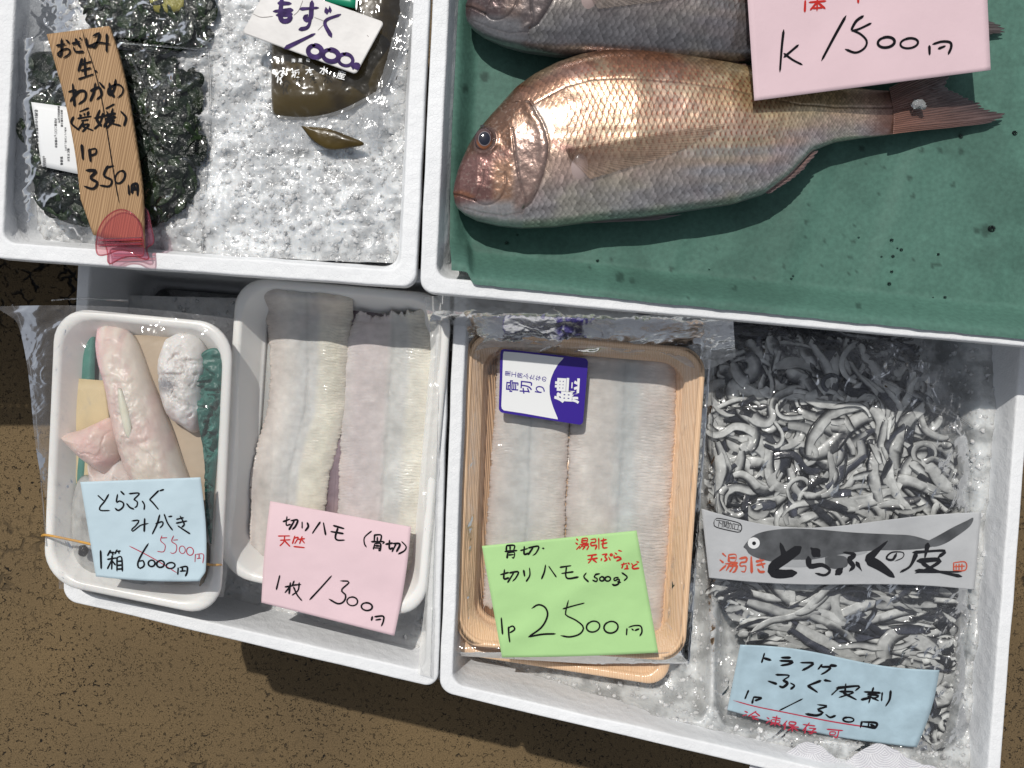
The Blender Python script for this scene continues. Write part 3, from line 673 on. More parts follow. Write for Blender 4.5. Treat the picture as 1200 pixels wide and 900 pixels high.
# ------------------------------------------------------------------ pink card on the sea bream
def bendf(a, ph, seed, amp=.0022, fx=2.3):
    return lambda u, v: a * np.sin(np.pi * np.clip(u, 0, 1) + ph) + amp * fbm(u * fx, v * fx, seed, 2)
cA = Sheet([(871, -78), (1152, -112), (1161, 82), (884, 118)], [.462, .440, .430, .452], bendf(.0015, .3, 4))
CR = (870, 0, 3.636)
t = thing('price_card', 'pink price card reading k 1500 yen, lying across the two sea bream', 'price card', cA.pt(.5, .5), CARDS)
cA.mesh('card', M_PINK, t)
writing('black_writing', cA, CR, [[(176, 128), (168, 200), (160, 305)], [(238, 192), (178, 243)], [(178, 228), (215, 255), (254, 275)], [(441, 68), (395, 150), (338, 257)],
    [(515, 68), (485, 90), (464, 126)], [(468, 132), (500, 122), (548, 99)], [(464, 126), (505, 146), (530, 175), (520, 205), (483, 224), (440, 210)],
    ell(613, 180, 36, 22), ell(711, 184, 38, 21), [(797, 195), (798, 232)], [(812, 188), (850, 177), (885, 180), (890, 200), (878, 230)], [(836, 207), (864, 196)]], 4.6, M_BLACK, t, seed=3)
writing('red_writing', cA, CR, [[(268, 2), (266, 50)], [(285, 10), (355, 4)], [(322, -60), (320, -20), (318, 45)], [(316, 12), (290, 42)], [(324, 12), (352, 36)], [(300, 35), (342, 32)], [(492, -30), (494, 12)], [(470, -40), (520, -44)]], 3.8, M_RED, t)

# ------------------------------------------------------------------ contents of the upper left box
def blob(name, outline, z0, T, colf, mt, parent, seed=0, p=2.2, rough=.0, n=150, nr=60, fine=1.0, creases=0, ex=None, zs=None, sc_=12.):
    """Soft lump with the given outline (photo pixels), swelling T above height z0, closed below."""
    o, _ = resample(list(outline) + [outline[0]], n + 1); o = o[:-1]; c = o.mean(0) if ex is None else np.array(ex, float)
    rr = np.linspace(.01, 1, nr)[:, None]
    X = c[0] + (o[None, :, 0] - c[0]) * rr; Y = c[1] + (o[None, :, 1] - c[1]) * rr
    zz = T * np.clip(1 - rr ** p, 0, 1) ** .55 + rough * (fbm(X / sc_, Y / sc_, seed, 4) * (1 - rr ** 6))
    if creases: zz = zz - creases * sstep(.25, .6, ridge(X / (sc_ * 2) + fbm(X / 20, Y / 20, seed), Y / (sc_ * 2.4), seed + 4, 3)) * (1 - rr ** 6)
    zb = z0 if zs is None else zs(X, Y)
    G = P(X, Y, z0 + T * .5); G[..., 2] = zb + zz
    col = colf(X, Y, rr + 0 * X, zz / T)
    B = G[::-1].copy(); B[..., 2] = (z0 if zs is None else zs(X, Y)[::-1]) - T * .12 * (1 - rr[::-1] ** 4)
    G2 = np.concatenate([G, B[1:]]); c2 = np.concatenate([col, col[::-1][1:]])
    return grid(name, G2, mt, parent, c2, cyc=True)
def weedcol(X, Y, r, h):
    c = np.ones(X.shape + (3,)) * np.array([.007, .012, .006]); c = mixc(c, [.015, .027, .007], sstep(.2, .6, fbm(X / 10, Y / 14, 5, 4)) * .8)
    return mixc(c, [.004, .006, .005], sstep(.0, .5, ridge(X / 7, Y / 11, 9, 3)) * .8)
def fronds(parent, region, n, zf, seed, L=(26, 85), wd=(2.5, 8), cols=((.008, .015, .007), (.013, .026, .007), (.004, .007, .004))):
    """Folded ribbon-like fronds of seaweed over a lump."""
    r = np.random.default_rng(seed); Vs = []; Fs = []; Cs = []; c = 0; reg = np.array(region, float)
    for k in range(n):
        x = reg[0] + (reg[2] - reg[0]) * r.random(); y = reg[1] + (reg[3] - reg[1]) * r.random()
        if not inside(x, y, fronds.poly): continue
        a = r.normal(1.4, .7); ns = 14; st = (L[0] + (L[1] - L[0]) * r.random()) / ns; w = wd[0] + (wd[1] - wd[0]) * r.random(); curl = r.normal(0, .14)
        pts = []
        for i in range(ns):
            pts.append((x, y)); a += curl + r.normal(0, .12); x += math.cos(a) * st; y += math.sin(a) * st
        pts = np.array(pts)
        pts = pts[[inside(q[0], q[1], fronds.poly) for q in pts]]
        if len(pts) < 4: continue
        ns = len(pts); d = np.gradient(pts, axis=0); d /= np.linalg.norm(d, axis=1)[:, None] + 1e-6; nn = np.stack([-d[:, 1], d[:, 0]], -1)
        s = np.linspace(0, 1, ns); ww = w * np.sin(np.pi * (.08 + .84 * s))[:, None]; tw = r.normal(0, .6)
        z = zf(pts[:, 0], pts[:, 1]) + .0006 + .0022 * r.random() + .001 * np.sin(s * 9 + r.random() * 6)
        A = P(pts[:, 0] + nn[:, 0] * ww[:, 0], pts[:, 1] + nn[:, 1] * ww[:, 0], z + .0012 * tw); B = P(pts[:, 0] - nn[:, 0] * ww[:, 0], pts[:, 1] - nn[:, 1] * ww[:, 0], z - .0012 * tw); M = P(pts[:, 0], pts[:, 1], z + .0011)
        Vs.append(np.stack([A, M, B], 1).reshape(-1, 3)); Fs.append(gridF(ns, 3) + c); c += ns * 3
        Cs.append(np.ones((ns * 3, 3)) * np.array(cols[r.integers(len(cols))]) * (.6 + .9 * r.random()))
    o = mesh('fronds', np.concatenate(Vs), np.concatenate(Fs), M_WEED, parent, np.concatenate(Cs)); o['kind'] = 'stuff'; return o
def inside(x, y, poly):
    c = False; j = len(poly) - 1
    for i in range(len(poly)):
        if (poly[i][1] > y) != (poly[j][1] > y) and x < (poly[j][0] - poly[i][0]) * (y - poly[i][1]) / (poly[j][1] - poly[i][1]) + poly[i][0]: c = not c
        j = i
    return c
def film(name, q, zf, wr, m, parent, seed, n=170, top=None, bot=None, left=None, right=None, freq=26., fold=0.0, ang=.5, clampz=None):
    s = Sheet(q, 0, None, top, bot, left, right)
    u, v = np.meshgrid(np.linspace(0, 1, n), np.linspace(0, 1, n)); X, Y = s.px(u, v)
    Xr = X * math.cos(ang) + Y * math.sin(ang); Yr = -X * math.sin(ang) + Y * math.cos(ang)
    z = zf(X, Y) + wr * (.8 * fbm(X / freq, Y / freq, seed, 4) + .5 * ridge(Xr / freq + .6 * fbm(X / 30, Y / 30, seed), Yr / (freq * 3.5), seed + 7, 3))
    if fold:
        z = z + fold * .30 * np.exp(-((np.mod(Xr / 75 + .9 * fbm(X / 80, Y / 80, seed + 3), 1) - .5) / .022) ** 2) * sstep(0, .4, fbm(X / 50, Y / 50, seed + 13, 2))
        z = z + fold * .25 * np.exp(-((np.mod(Yr / 110 + .9 * fbm(X / 70, Y / 70, seed + 23), 1) - .5) / .016) ** 2) * sstep(0, .4, fbm(X / 45, Y / 45, seed + 33, 2))
    return grid(name, P(X, Y, z)[::-1], m, parent)
W1 = [(13, 76), (30, 58), (60, 55), (140, 53), (210, 66), (236, 84), (238, 150), (235, 205), (224, 240), (192, 262), (150, 268), (102, 263), (70, 258), (40, 238), (28, 182), (20, 130)]
W0 = [(86, -60), (252, -60), (250, 30), (246, 54), (204, 62), (150, 52), (122, 40), (98, 24)]
PK = 'clear packs of seaweed'
def zw1(X, Y): return .414 + .012 * np.clip(1 - (((X - 120) / 112) ** 2 + ((Y - 160) / 112) ** 2), 0, 1) ** .5
for (outl, lab, bb, zc, seed, nf) in ((W0, 'clear pack of dark green seaweed at the top edge behind the wooden board', (86, -60, 252, 62), lambda X, Y: .4135 + .010 * np.clip(1 - (((X - 170) / 90) ** 2 + ((Y - 0) / 62) ** 2), 0, 1) ** .5, 41, 260),
                                     (W1, 'clear pack of dark green seaweed with white ingredient sticker under the wooden board', (13, 53, 226, 268), zw1, 42, 520)):
    t = thing('seaweed_pack', lab, 'seaweed pack', P(np.mean([p[0] for p in outl]), np.mean([p[1] for p in outl]), .40), PK)
    blob('seaweed', outl, .402, .021, weedcol, M_WEED, t, seed, p=4, rough=.0045, creases=.0060, sc_=20)
    fronds.poly = outl; fronds(t, bb, nf, zc, seed)
    if seed == 42: packW = t; film('film', [(10, 46), (256, 57), (240, 300), (12, 290)], lambda X, Y: .428 - .018 * sstep(200, 256, X) - .014 * sstep(235, 290, Y) - .012 * sstep(40, 5, X), .0042, M_WFILM, t, 5, n=220, freq=30, fold=.002, ang=.9,
        top=lambda u: -6 * np.sin(u * 5), right=lambda v: -4 * np.sin(v * 4))
    else:
        film('film', [(40, -70), (258, -70), (250, 62), (34, 50)], lambda X, Y: .430 - .014 * sstep(90, 40, X), .0045, M_WFILM, t, 15, n=180, freq=28, fold=.002, ang=-.7, bot=lambda u: -12 * np.sin(u * 3.1))
        blob('stem', [(163, -12), (210, -14), (216, 8), (196, 16), (172, 10)], .4235, .004, lambda X, Y, r, h: np.ones(X.shape + (3,)) * np.array([.30, .27, .07]), M_WEED, t, 3, n=40, nr=12)
# heat-sealed edges of the front pack
def tube(name, pts, rad, m, parent, z=None, k=6, n=None, col=None, flat=1.0):
    """pts: (x,y,z) photo pixel + height."""
    p = np.array(pts, float); q, _ = resample(p * [1, 1, 1000], n or 8 * len(p)); q[:, 2] /= 1000
    W = P(q[:, 0], q[:, 1], q[:, 2]); d = np.gradient(W, axis=0); d /= np.linalg.norm(d, axis=1)[:, None] + 1e-9
    s = np.cross(d, [0, 0, 1.]); s /= np.linalg.norm(s, axis=1)[:, None] + 1e-9; u = np.cross(s, d)
    a = np.arange(k) * 2 * np.pi / k
    G = W[:, None, :] + rad * (np.cos(a)[None, :, None] * s[:, None, :] + flat * np.sin(a)[None, :, None] * u[:, None, :])
    return grid(name, G, m, parent, col, cyc=True)
for pts in ([(244, 58, .417), (247, 120, .415), (241, 220, .413), (237, 298, .412)], [(140, 50, .431), (190, 54, .428), (255, 59, .417)], [(186, 262, .418), (190, 180, .420), (184, 130, .426), (168, 96, .429), (150, 62, .431)]):
    tube('sealed_edge', pts, .0009, M_BAG, packW, flat=.5)
cL = Sheet([(36.5, 119.5), (92, 127), (96, 205), (49, 195)], .4322, lambda u, v: .0012 * np.sin(3 * v) + 0 * u)
cL.mesh('ingredient_label', M_WHITE, packW, n=12, thick=.0002)
it = []
for ci, (x, y0, txt, s) in enumerate([(171, 520, '名称わかめ製品愛媛県産', 15), (206, 735, '名称原材料名', 9), (214, 745, 'わかめ食塩', 8), (262, 560, '内容量二〇〇g冷蔵保存', 11), (276, 650, '消費期限別途記載', 10), (290, 520, '保存方法要冷蔵', 10),
                                    (290, 740, '製造者', 12), (308, 600, '水洗いしてお召し上がり', 9), (322, 700, '塩抜き五分', 11), (334, 660, '開封後はお早めに', 9)]):
    for k, ch in enumerate(txt): it.append((ch, x + .1 * k * s * .2, y0 + k * s * 1.15 - (160 if y0 > 640 and len(txt) > 6 else 0), s * 1.15, 1.45))
it = [(a, b - 2, c, d, e) for a, b, c, d, e in it if 495 < c < 790]
printed('label_print', cL, (0, 0, 4), it, M_BLACK, packW, bold=.01)

# wooden board
BL_ = [(54.5, 40), (66, 80), (76, 118), (88, 180), (95, 240), (97, 262)]; BR_ = [(127.5, 30.5), (139, 66), (149, 110), (159, 170), (166, 225), (168, 290)]
def board():
    A, _ = resample(BL_, 40); B, _ = resample(BR_, 40); v = np.linspace(0, 1, 24)[None, :]; s = np.linspace(0, 1, 40)[:, None]
    A[-6:] = A[-6:] + np.linspace(0, 1, 6)[:, None] * np.array([12, 13])
    X = A[:, 0:1] * (1 - v) + B[:, 0:1] * v; Y = A[:, 1:2] * (1 - v) + B[:, 1:2] * v
    z = .4415 + .001 * np.sin(s * 3) + 0 * X; return P(X, Y, z)
t = thing('wooden_price_board', 'weathered wooden board with brush writing for raw wakame at 350 yen', 'price board', P(110, 150, .437))
bo = grid('board', board(), M_SIGN, t, thick=.004)
cW = Sheet([(54.5, 40), (127.5, 30.5), (168, 290), (103, 275)], .4418, lambda u, v: .001 * np.sin(v * 3))
cW2 = Sheet([(50, 30), (180, 30), (180, 240), (50, 240)], .4424)
CR = (50, 30, 4.285)
writing('black_writing', cW2, CR, [
    [(70, 100), (112, 92)], [(95, 66), (92, 150), (74, 142), (105, 118), (133, 118), (134, 140), (104, 162)], [(118, 72), (132, 86)],
    [(148, 90), (186, 80)], [(164, 66), (188, 108)], [(154, 108), (166, 130), (204, 130)], [(186, 60), (192, 68)],
    [(218, 62), (226, 100), (252, 98)], [(252, 52), (286, 40), (262, 106), (246, 100), (276, 84), (338, 92)], [(322, 42), (320, 130)],
    [(198, 165), (178, 228)], [(190, 195), (242, 180)], [(192, 226), (240, 212)], [(210, 160), (214, 252)], [(180, 268), (254, 243)], [(262, 225), (272, 232)],
    [(150, 292), (160, 405)], [(130, 332), (168, 325), (138, 380)], [(145, 370), (182, 330), (214, 332), (212, 368), (180, 394)],
    [(240, 328), (282, 310), (296, 345), (272, 370)], [(264, 288), (256, 335), (238, 378)], [(284, 284), (308, 312)],
    [(335, 288), (340, 328), (358, 358)], [(366, 270), (358, 318), (335, 350), (330, 318), (372, 294), (402, 312), (398, 342), (376, 362)],
    [(154, 458), (144, 490), (182, 524)], [(186, 432), (230, 414)], [(186, 446), (192, 456)], [(208, 440), (211, 452)], [(230, 432), (224, 450)], [(176, 466), (242, 455)], [(195, 478), (228, 472)],
    [(204, 484), (182, 518)], [(195, 500), (232, 496), (200, 532)], [(200, 506), (252, 526)], [(286, 424), (272, 470), (294, 504)], [(302, 440), (288, 488), (260, 518)], [(260, 464), (306, 455)],
    [(318, 416), (358, 394)], [(322, 430), (327, 444)], [(352, 416), (346, 440)], [(314, 452), (364, 440)], [(318, 468), (366, 458)], [(336, 455), (308, 508)], [(328, 482), (358, 474), (320, 514)], [(330, 486), (390, 502)],
    [(392, 430), (418, 462), (408, 502)], [(196, 598), (202, 672)], [(234, 620), (240, 682)], [(236, 622), (266, 618), (266, 642), (240, 652)],
    [(218, 726), (268, 730), (240, 764), (274, 788), (252, 818), (208, 806)], [(326, 704), (308, 752), (346, 776), (334, 806), (288, 802)], [(322, 712), (356, 704)], ell(388, 760, 22, 34, .5),
    [(430, 800), (434, 848)], [(446, 800), (474, 796), (476, 854)], [(446, 800), (449, 842)], [(461, 800), (461, 822)], [(449, 826), (474, 822)]], 4.9, M_BLACK, t, off=.0005, seed=6, vary=.5)
writing('crack', cW2, CR, [[(195, 10), (215, 90), (250, 190), (290, 340), (322, 520), (350, 700), (372, 830), (384, 890)]], 1.5, M_BLACK, t, off=.0004, vary=1.2)

# pink clip
M_CLIP = film_mat('pink_clear_plastic', .05, .10, tint=(.96, .60, .62), scale=8, strength=.05, hazecol=(.78, .16, .26))
M_CLIP2 = film_mat('pale_pink_plastic', .05, .12, tint=(.97, .72, .82), scale=8, strength=.05, hazecol=(.85, .25, .42))
t = thing('clip', 'pink transparent plastic clip holding the bottom of the wooden board', 'clip', P(143, 290, .44))
def arch(name, o, z, m, w=.0006):
    pts, _ = resample(o + [o[0]], 60); c = pts[:-1].mean(0); rr = np.linspace(.02, 1, 6)[:, None]
    X = c[0] + (pts[None, :-1, 0] - c[0]) * rr; Y = c[1] + (pts[None, :-1, 1] - c[1]) * rr
    grid(name, P(X, Y, z + 0 * X), m, t, cyc=True)
    tube('rim', [(x, y, z) for x, y in pts], w, M_CLIP, t, n=90)
arch('back_plate', [(122, 282), (124, 262), (140, 250), (160, 240), (172, 246), (177, 264), (180, 284), (172, 291), (174, 304), (160, 301), (144, 302), (128, 309), (126, 296)], .4355, M_CLIP2)
arch('front_plate', [(112.5, 285), (116, 268), (126, 253), (141, 245.5), (156, 251), (165, 265), (168, 283), (168, 299), (160, 299), (150, 294), (138, 293.5), (126, 298), (116, 299), (113, 294)], .4455, M_CLIP)
for y_ in (281.5, 287): tube('ridge', [(116, y_, .447), (140, y_ - .5, .4475), (166, y_ - 1.5, .447)], .0016, M_CLIP, t)

# brown pouch
t = thing('seaweed_pouch', 'brown pouch of mozuku seaweed with clear bottom under the white placard', 'pouch', P(395, 70, .42))
def brown(X, Y, r, h):
    c = np.ones(X.shape + (3,)) * np.array([.070, .047, .010]); c = mixc(c, [.034, .022, .006], sstep(-.1, .5, fbm(X / 40, Y / 30, 12, 3)))
    c = mixc(c, [.012, .009, .006], sstep(430, 465, X) * .8); return mixc(c, [.085, .062, .022], sstep(.25, .6, fbm(X / 5, Y / 5, 3, 3)) * .5)
M_BROWN = mat('brown_pouch', attr=True, rough=.3, spec=.35, coat=.2, bump=[('noise', 60, .25, .003)])
blob('contents', [(322, -50), (400, -56), (474, -50), (475, 10), (468, 48), (458, 80), (447, 101), (425, 117), (398, 130), (368, 137), (340, 137), (320, 134), (315.5, 118), (315, 90), (316, 40)], .416, .016, brown, M_BROWN, t, 8, p=3.5, rough=.0014, sc_=30)
blob('gusset_contents', [(352, 147), (366, 148), (384, 150), (404, 157), (427, 168), (408, 173), (385, 174.5), (366, 164)], .4245, .0025, brown, M_BROWN, t, 18, p=2.5, rough=.0006, n=60, nr=16)
M_POUCH = film_mat('pouch_film', .10, .22, scale=14, strength=.5, hazecol=(.62, .64, .66)); M_POUCH2 = film_mat('pouch_front', .08, .004, scale=26, strength=.5)
film('front_film', [(314, -55), (488, -55), (441, 172), (313, 172)], lambda X, Y: .4345 - .0125 * sstep(110, 160, Y) - .008 * sstep(445, 485, X), .0022, M_POUCH2, t, 31, n=140, freq=30, ang=-.5, right=lambda v: 14 * np.sin(v * 3.14))
film('clear_edge', [(472, -55), (490, -55), (441, 172), (424, 150)], lambda X, Y: .424 - .003 * sstep(60, 150, Y), .0025, M_POUCH, t, 33, n=80, freq=14, right=lambda v: 12 * np.sin(v * 3.14), left=lambda v: 11 * np.sin(v * 3.14))
film('bottom_seal', [(313, 133), (446, 104), (441, 172), (313, 173)], lambda X, Y: .4235 - .002 * sstep(150, 172, Y) + 0 * X, .0016, M_POUCH, t, 35, n=90, freq=24, top=lambda u: 16 * np.sin(u * 3.14), bot=lambda u: 3 * np.sin(u * 3.14))
cP = Sheet([(320, 40), (420, 40), (420, 110), (320, 110)], .4375)
CR = (260, 0, 5)
printed('maker_print', cP, CR, [('坂', 433, 432, 52, -.08), ('本', 514, 420, 52, -.03), ('水', 598, 412, 54, .08), ('産', 700, 440, 54, .25), ('海', 419, 355, 24, -.06), ('産', 460, 353, 24, 0), ('物', 505, 352, 24, .05)], M_WHITE, t, off=.0002, bold=.015)
writing('maker_mark', cP, CR, [[(315, 450), (345, 415), (375, 440)], [(330, 445), (325, 485)], [(345, 440), (358, 440), (335, 470)], [(340, 455), (352, 485)], [(350, 430), (348, 445)]], 3.2, M_WHITE, t, off=.0003)
M_GLAB = mat('green_print', (.01, .26, .14), .35)
cG = Sheet([(384, -30), (419, -30), (416.5, 10), (380, 2)], .4377); cG.mesh('green_label', M_GLAB, t, n=6, thick=.0001)
writing('label_edge', Sheet([(380, -30), (425, -30), (425, 20), (380, 20)], .438), (0, 0, 1), [[(420, -30), (417.5, 11)]], .9, M_WHITE, t)

# white placard
cM = Sheet([(317, -22), (450, 25.5), (417, 86.5), (283.5, 38)], [.4420, .4430, .4425, .4415])
M_PLAC = mat('old_white_placard', (.70, .68, .66), .45, spec=.4, var=(30, .86, 1.05), bump=[('noise', 60, .4, .0015)])
t = thing('price_placard', 'white plastic placard with purple marker writing for mozuku at 1000 yen', 'price card', P(367, 32, .442))
def placard():
    Q = np.array([P(a, b, .4425)[:2] for a, b in cM.q]); L = [rloop(Q, .0, .003, .4408), rloop(Q, 0, .003, .4420), rloop(Q, .0006, .003, .4424)]
    V = np.concatenate(L); k = len(L[0]); V = np.vstack([V, L[0].mean(0), L[2].mean(0)]); i = np.arange(k); j = (i + 1) % k
    mesh('card', V, gridF(3, k, cyc=True)[:, ::-1], M_PLAC, t, F3=np.concatenate([np.stack([np.full(k, 3 * k), i, j], -1), np.stack([np.full(k, 3 * k + 1), 2 * k + j, 2 * k + i], -1)]), smooth=False)
placard()
cM2 = Sheet([(280, -30), (455, -30), (455, 90), (280, 90)], .4424)
writing('purple_writing', cM2, (260, 0, 5), [[(332, 18), (402, 20)], [(305, 66), (412, 58)], [(322, 88), (408, 82)], [(352, -14), (342, 88), (356, 122), (392, 118), (404, 88)],
    [(460, 52), (562, 45)], [(528, 8), (524, 60), (520, 100), (498, 118), (484, 104), (500, 88)], [(522, 108), (502, 158), (455, 172)], [(610, 48), (615, 76)], [(632, 42), (634, 68)], [(692, 85), (604, 126), (640, 212)],
    [(542, 198), (370, 282)], ell(545, 300, 40, 34, .2), ell(638, 325, 46, 34, .2), ell(725, 350, 42, 34, .2), [(772, 372), (768, 400)], [(776, 372), (802, 378), (796, 406)], [(770, 392), (798, 396)]], 9.5, M_PURP, t, off=.0004, seed=9, vary=.5)
writing('scratches', cM2, (260, 0, 5), [[(180, 80), (230, 100), (300, 95)], [(475, 0), (450, 60), (420, 90)], [(540, 100), (600, 130), (560, 180)], [(850, 205), (860, 215)]], 1.1, mat('scratch', (.25, .22, .2), .6), t, off=.0003)

# ------------------------------------------------------------------ lower left box: white trays
def tray(q, zr, depth, m, label, group, rim=.0085, slope=.010, rad=.030, name='plastic_tray', ribs=False):
    Q = quadW(q, zr); zb = zr - depth
    lo = [(slope + .006, rad, zb), (slope + .003, rad, zb + .001), (.0035, rad, zr - .004), (.001, rad, zr - .0045), (0, rad, zr - .003), (.0008, rad, zr - .0009), (.0028, rad, zr), (rim - .003, rad * .95, zr), (rim - .001, rad * .95, zr - .0008), (rim, rad * .95, zr - .0025)]
    if ribs:
        lo += [(rim + .001, rad * .9, zr - .005), (rim + .0035, rad * .9, zr - .0056), (rim + .004, rad * .9, zr - .008), (rim + .0065, rad * .9, zr - .0086), (rim + .007, rad * .9, zr - .011), (rim + .0095, rad * .9, zr - .0116)]
    lo += [(rim + slope, rad * .95, zb + .006), (rim + slope + .002, rad * .9, zb + .003), (rim + slope + .005, rad * .8, zb + .0016)]
    o = shell(name, Q, lo, m); tag(o, label, 'tray', group); return o
ZF = .388
tray([(63, 359), (273, 379), (257, 725), (49, 683)], ZF, .0265, M_TRAY, 'white plastic tray holding the pale puffer fish pieces, tucked in a clear bag', 'white plastic trays')
ZH = .366
tray([(276, 322), (531, 345), (497, 728), (254, 673)], ZH, .033, M_TRAY, 'white plastic tray holding two cut conger eel fillets', 'white plastic trays', slope=.010)

# hamo fillets ---------------------------------------------------
def fillet(name, Lp, Rp, y0, y1, zf, T, bands, m, parent, seed, nx=130, ny=620, cut=.0006, rag=1.6, pitch=3.3, curl=0.0, cl=1.0):
    """Long fish fillet: left and right edges as (y, x) lists, coloured lengthways bands, fine cuts across."""
    v = np.linspace(0, 1, ny)[:, None]; u = np.linspace(0, 1, nx)[None, :]
    Y0 = y0 + (y1 - y0) * v
    xl = np.interp(Y0, *zip(*Lp)); xr = np.interp(Y0, *zip(*Rp))
    e1 = rag * fbm(Y0 / 2.4, 0 * Y0, seed, 3); e2 = rag * fbm(Y0 / 2.4, 0 * Y0 + 9, seed, 3)
    xl = xl + 1.3 * fbm(Y0 / 14, 0 * Y0 + 3, seed, 2); xr = xr + 1.3 * fbm(Y0 / 14, 0 * Y0 + 13, seed, 2)
    X = xl * (1 - u) + xr * u + e1 * sstep(.05, 0, u) + e2 * sstep(.95, 1, u)
    Y = Y0 + 9 * fbm(u * 5, 0 * u, seed + 1, 3) * (1 - 2 * sstep(.02, .98, v)) + 4 * fbm(u * 22, v * 0, seed + 9, 2) * (sstep(.03, 0, v) + sstep(.97, 1, v))
    # cuts across, wandering a little; strongest on the outer flanks
    ph = Y / pitch + 1.3 * fbm(X / 16, Y / 22, seed + 3, 3) + .8 * np.sin(u * 5)
    fl = np.clip(.25 + 1.0 * np.abs(u - .46) * 2 - .15, 0, 1); wav = np.abs(np.mod(ph, 1) - .5) * 2
    flk = sstep(.15, .5, fbm(X / 6, Y / 3.5, seed + 6, 3) + .15)
    fl = fl * (.35 + .65 * sstep(-.2, .35, fbm(X / 28, Y / 40, seed + 44, 3)))
    fl = fl * (.25 + .75 * sstep(.5, .78, u) + .3 * sstep(.25, .0, u))
    rid = fbm(X / 9 + 2 * fbm(X / 30, Y / 30, seed), Y / 1.7, seed + 14, 3)
    dsp = cut * .62 * rid * fl - cut * .75 * fl * sstep(.80, .99, wav) + .0009 * fbm(X / 18, Y / 24, seed + 8, 3)
    spine = np.exp(-((u - .5 - .02 * fbm(Y / 30, 0 * Y, seed)) / .022) ** 2); dsp = dsp - .0005 * spine * sstep(-.2, .3, fbm(Y / 25, 0 * Y, seed))
    e = np.minimum(u, 1 - u) * (xr - xl); ev = np.minimum(v, 1 - v) * (y1 - y0)
    prof = (.25 + .75 * (1 - np.exp(-e / 13.0))) * (1 - np.exp(-e / 1.2)) * (1 - np.exp(-ev / 4)) * (.75 + .25 * np.sin(np.pi * np.clip(np.abs(u - .5) * 2, 0, 1) ** 1.2))
    zb = zf(X, Y); Z = zb + T * prof + dsp * sstep(0, 4, e)
    col = np.zeros(X.shape + (3,)); bu = [b[0] for b in bands]
    for k in range(3): col[..., k] = np.interp(np.clip(u + .035 * fbm(X / 20, Y / 45, seed + 2, 3), 0, 1), bu, [b[1][k] for b in bands])
    col = col * (1 + .10 * fbm(X / 9, Y / 5, seed + 21, 4) * cl + .10 * (flk - .4) * fl)[..., None] * (1 - .30 * fl * sstep(.82, 1, wav) * cl)[..., None] * (.93 + .12 * fbm(X / 60, Y / 70, seed + 70, 2))[..., None]
    col = col * (1 + .20 * fbm(X / 26, Y / 36, seed + 81, 4))[..., None]
    col = mixc(col, [.62, .40, .36], sstep(.25, .7, fbm(X / 40, Y / 60, seed + 60, 2)) * .35)
    col = col * (1 - .10 * spine)[..., None] * (1 + .10 * np.clip(rid, -1, 1) * fl)[..., None]
    col = col * .55 + col.mean(-1, keepdims=True) * .45 * np.array([1.04, 1.0, .95])
    G = P(X, Y, zb + T * .5 + 0 * X); G[..., 2] = Z
    return grid(name, G[::-1], m, parent, col[::-1], thick=.0012)
PALE = [(0, (.66, .56, .50)), (.10, (.68, .60, .55)), (.28, (.66, .62, .57)), (.45, (.56, .57, .56)), (.60, (.57, .58, .56)), (.66, (.70, .67, .54)), (.85, (.74, .69, .52)), (1, (.66, .58, .47))]
PALE2 = [(0, (.66, .60, .58)), (.16, (.64, .54, .54)), (.45, (.62, .54, .53)), (.52, (.58, .59, .56)), (.66, (.60, .61, .58)), (.72, (.71, .69, .58)), (.95, (.74, .69, .55)), (1, (.64, .56, .48))]
zfloor = lambda X, Y: .3365 + .020 * sstep(366, 340, Y - (X - 300) * .09) + .008 * sstep(306, 286, X + (Y - 500) * .02)
FIL = 'pale conger eel fillets scored across'
t = thing('eel_fillet', 'purplish strip of eel skin peeping out between the two large fillets', 'fish fillet', P(395, 520, .325), FIL)
fillet('flesh', [(330, 395), (380, 398), (460, 392), (520, 383), (600, 378), (700, 380)], [(330, 455), (380, 452), (460, 440), (520, 408), (600, 405), (700, 415)], 338, 620, lambda X, Y: .3350 + 0 * X, .002, [(0, (.16, .09, .12)), (.5, (.30, .19, .24)), (1, (.18, .11, .12))], M_FLESH, t, 71, nx=50, ny=240, cut=.0012, pitch=5.5)
t = thing('eel_fillet', 'pale conger eel fillet on the left of the open white tray, pink along one edge', 'fish fillet', P(350, 480, .33), FIL)
fillet('flesh', [(335, 303), (352, 305), (385, 312), (440, 316), (480, 312), (520, 300), (560, 291), (600, 292), (655, 289)], [(335, 408), (352, 413), (375, 412), (400, 409), (440, 407), (480, 406), (520, 396), (560, 385), (600, 380), (655, 372)],
       337, 654, zfloor, .0085, PALE, M_FLESH, t, 31, nx=170, cut=.0005)
t = thing('eel_fillet', 'pale conger eel fillet on the right of the open white tray, ragged at its top', 'fish fillet', P(450, 520, .33), FIL)
fillet('flesh', [(365, 418), (380, 412), (400, 406), (440, 402), (520, 398), (560, 396), (620, 394), (700, 402)], [(365, 498), (385, 512), (400, 515), (440, 514), (520, 508), (600, 500), (650, 492), (700, 478)],
       368, 700, zfloor, .0085, PALE2, M_FLESH, t, 52, nx=170, cut=.0009, rag=1.8, pitch=3.6)
# loose wet ends at the bottom of the right fillet
ZOFF = .017
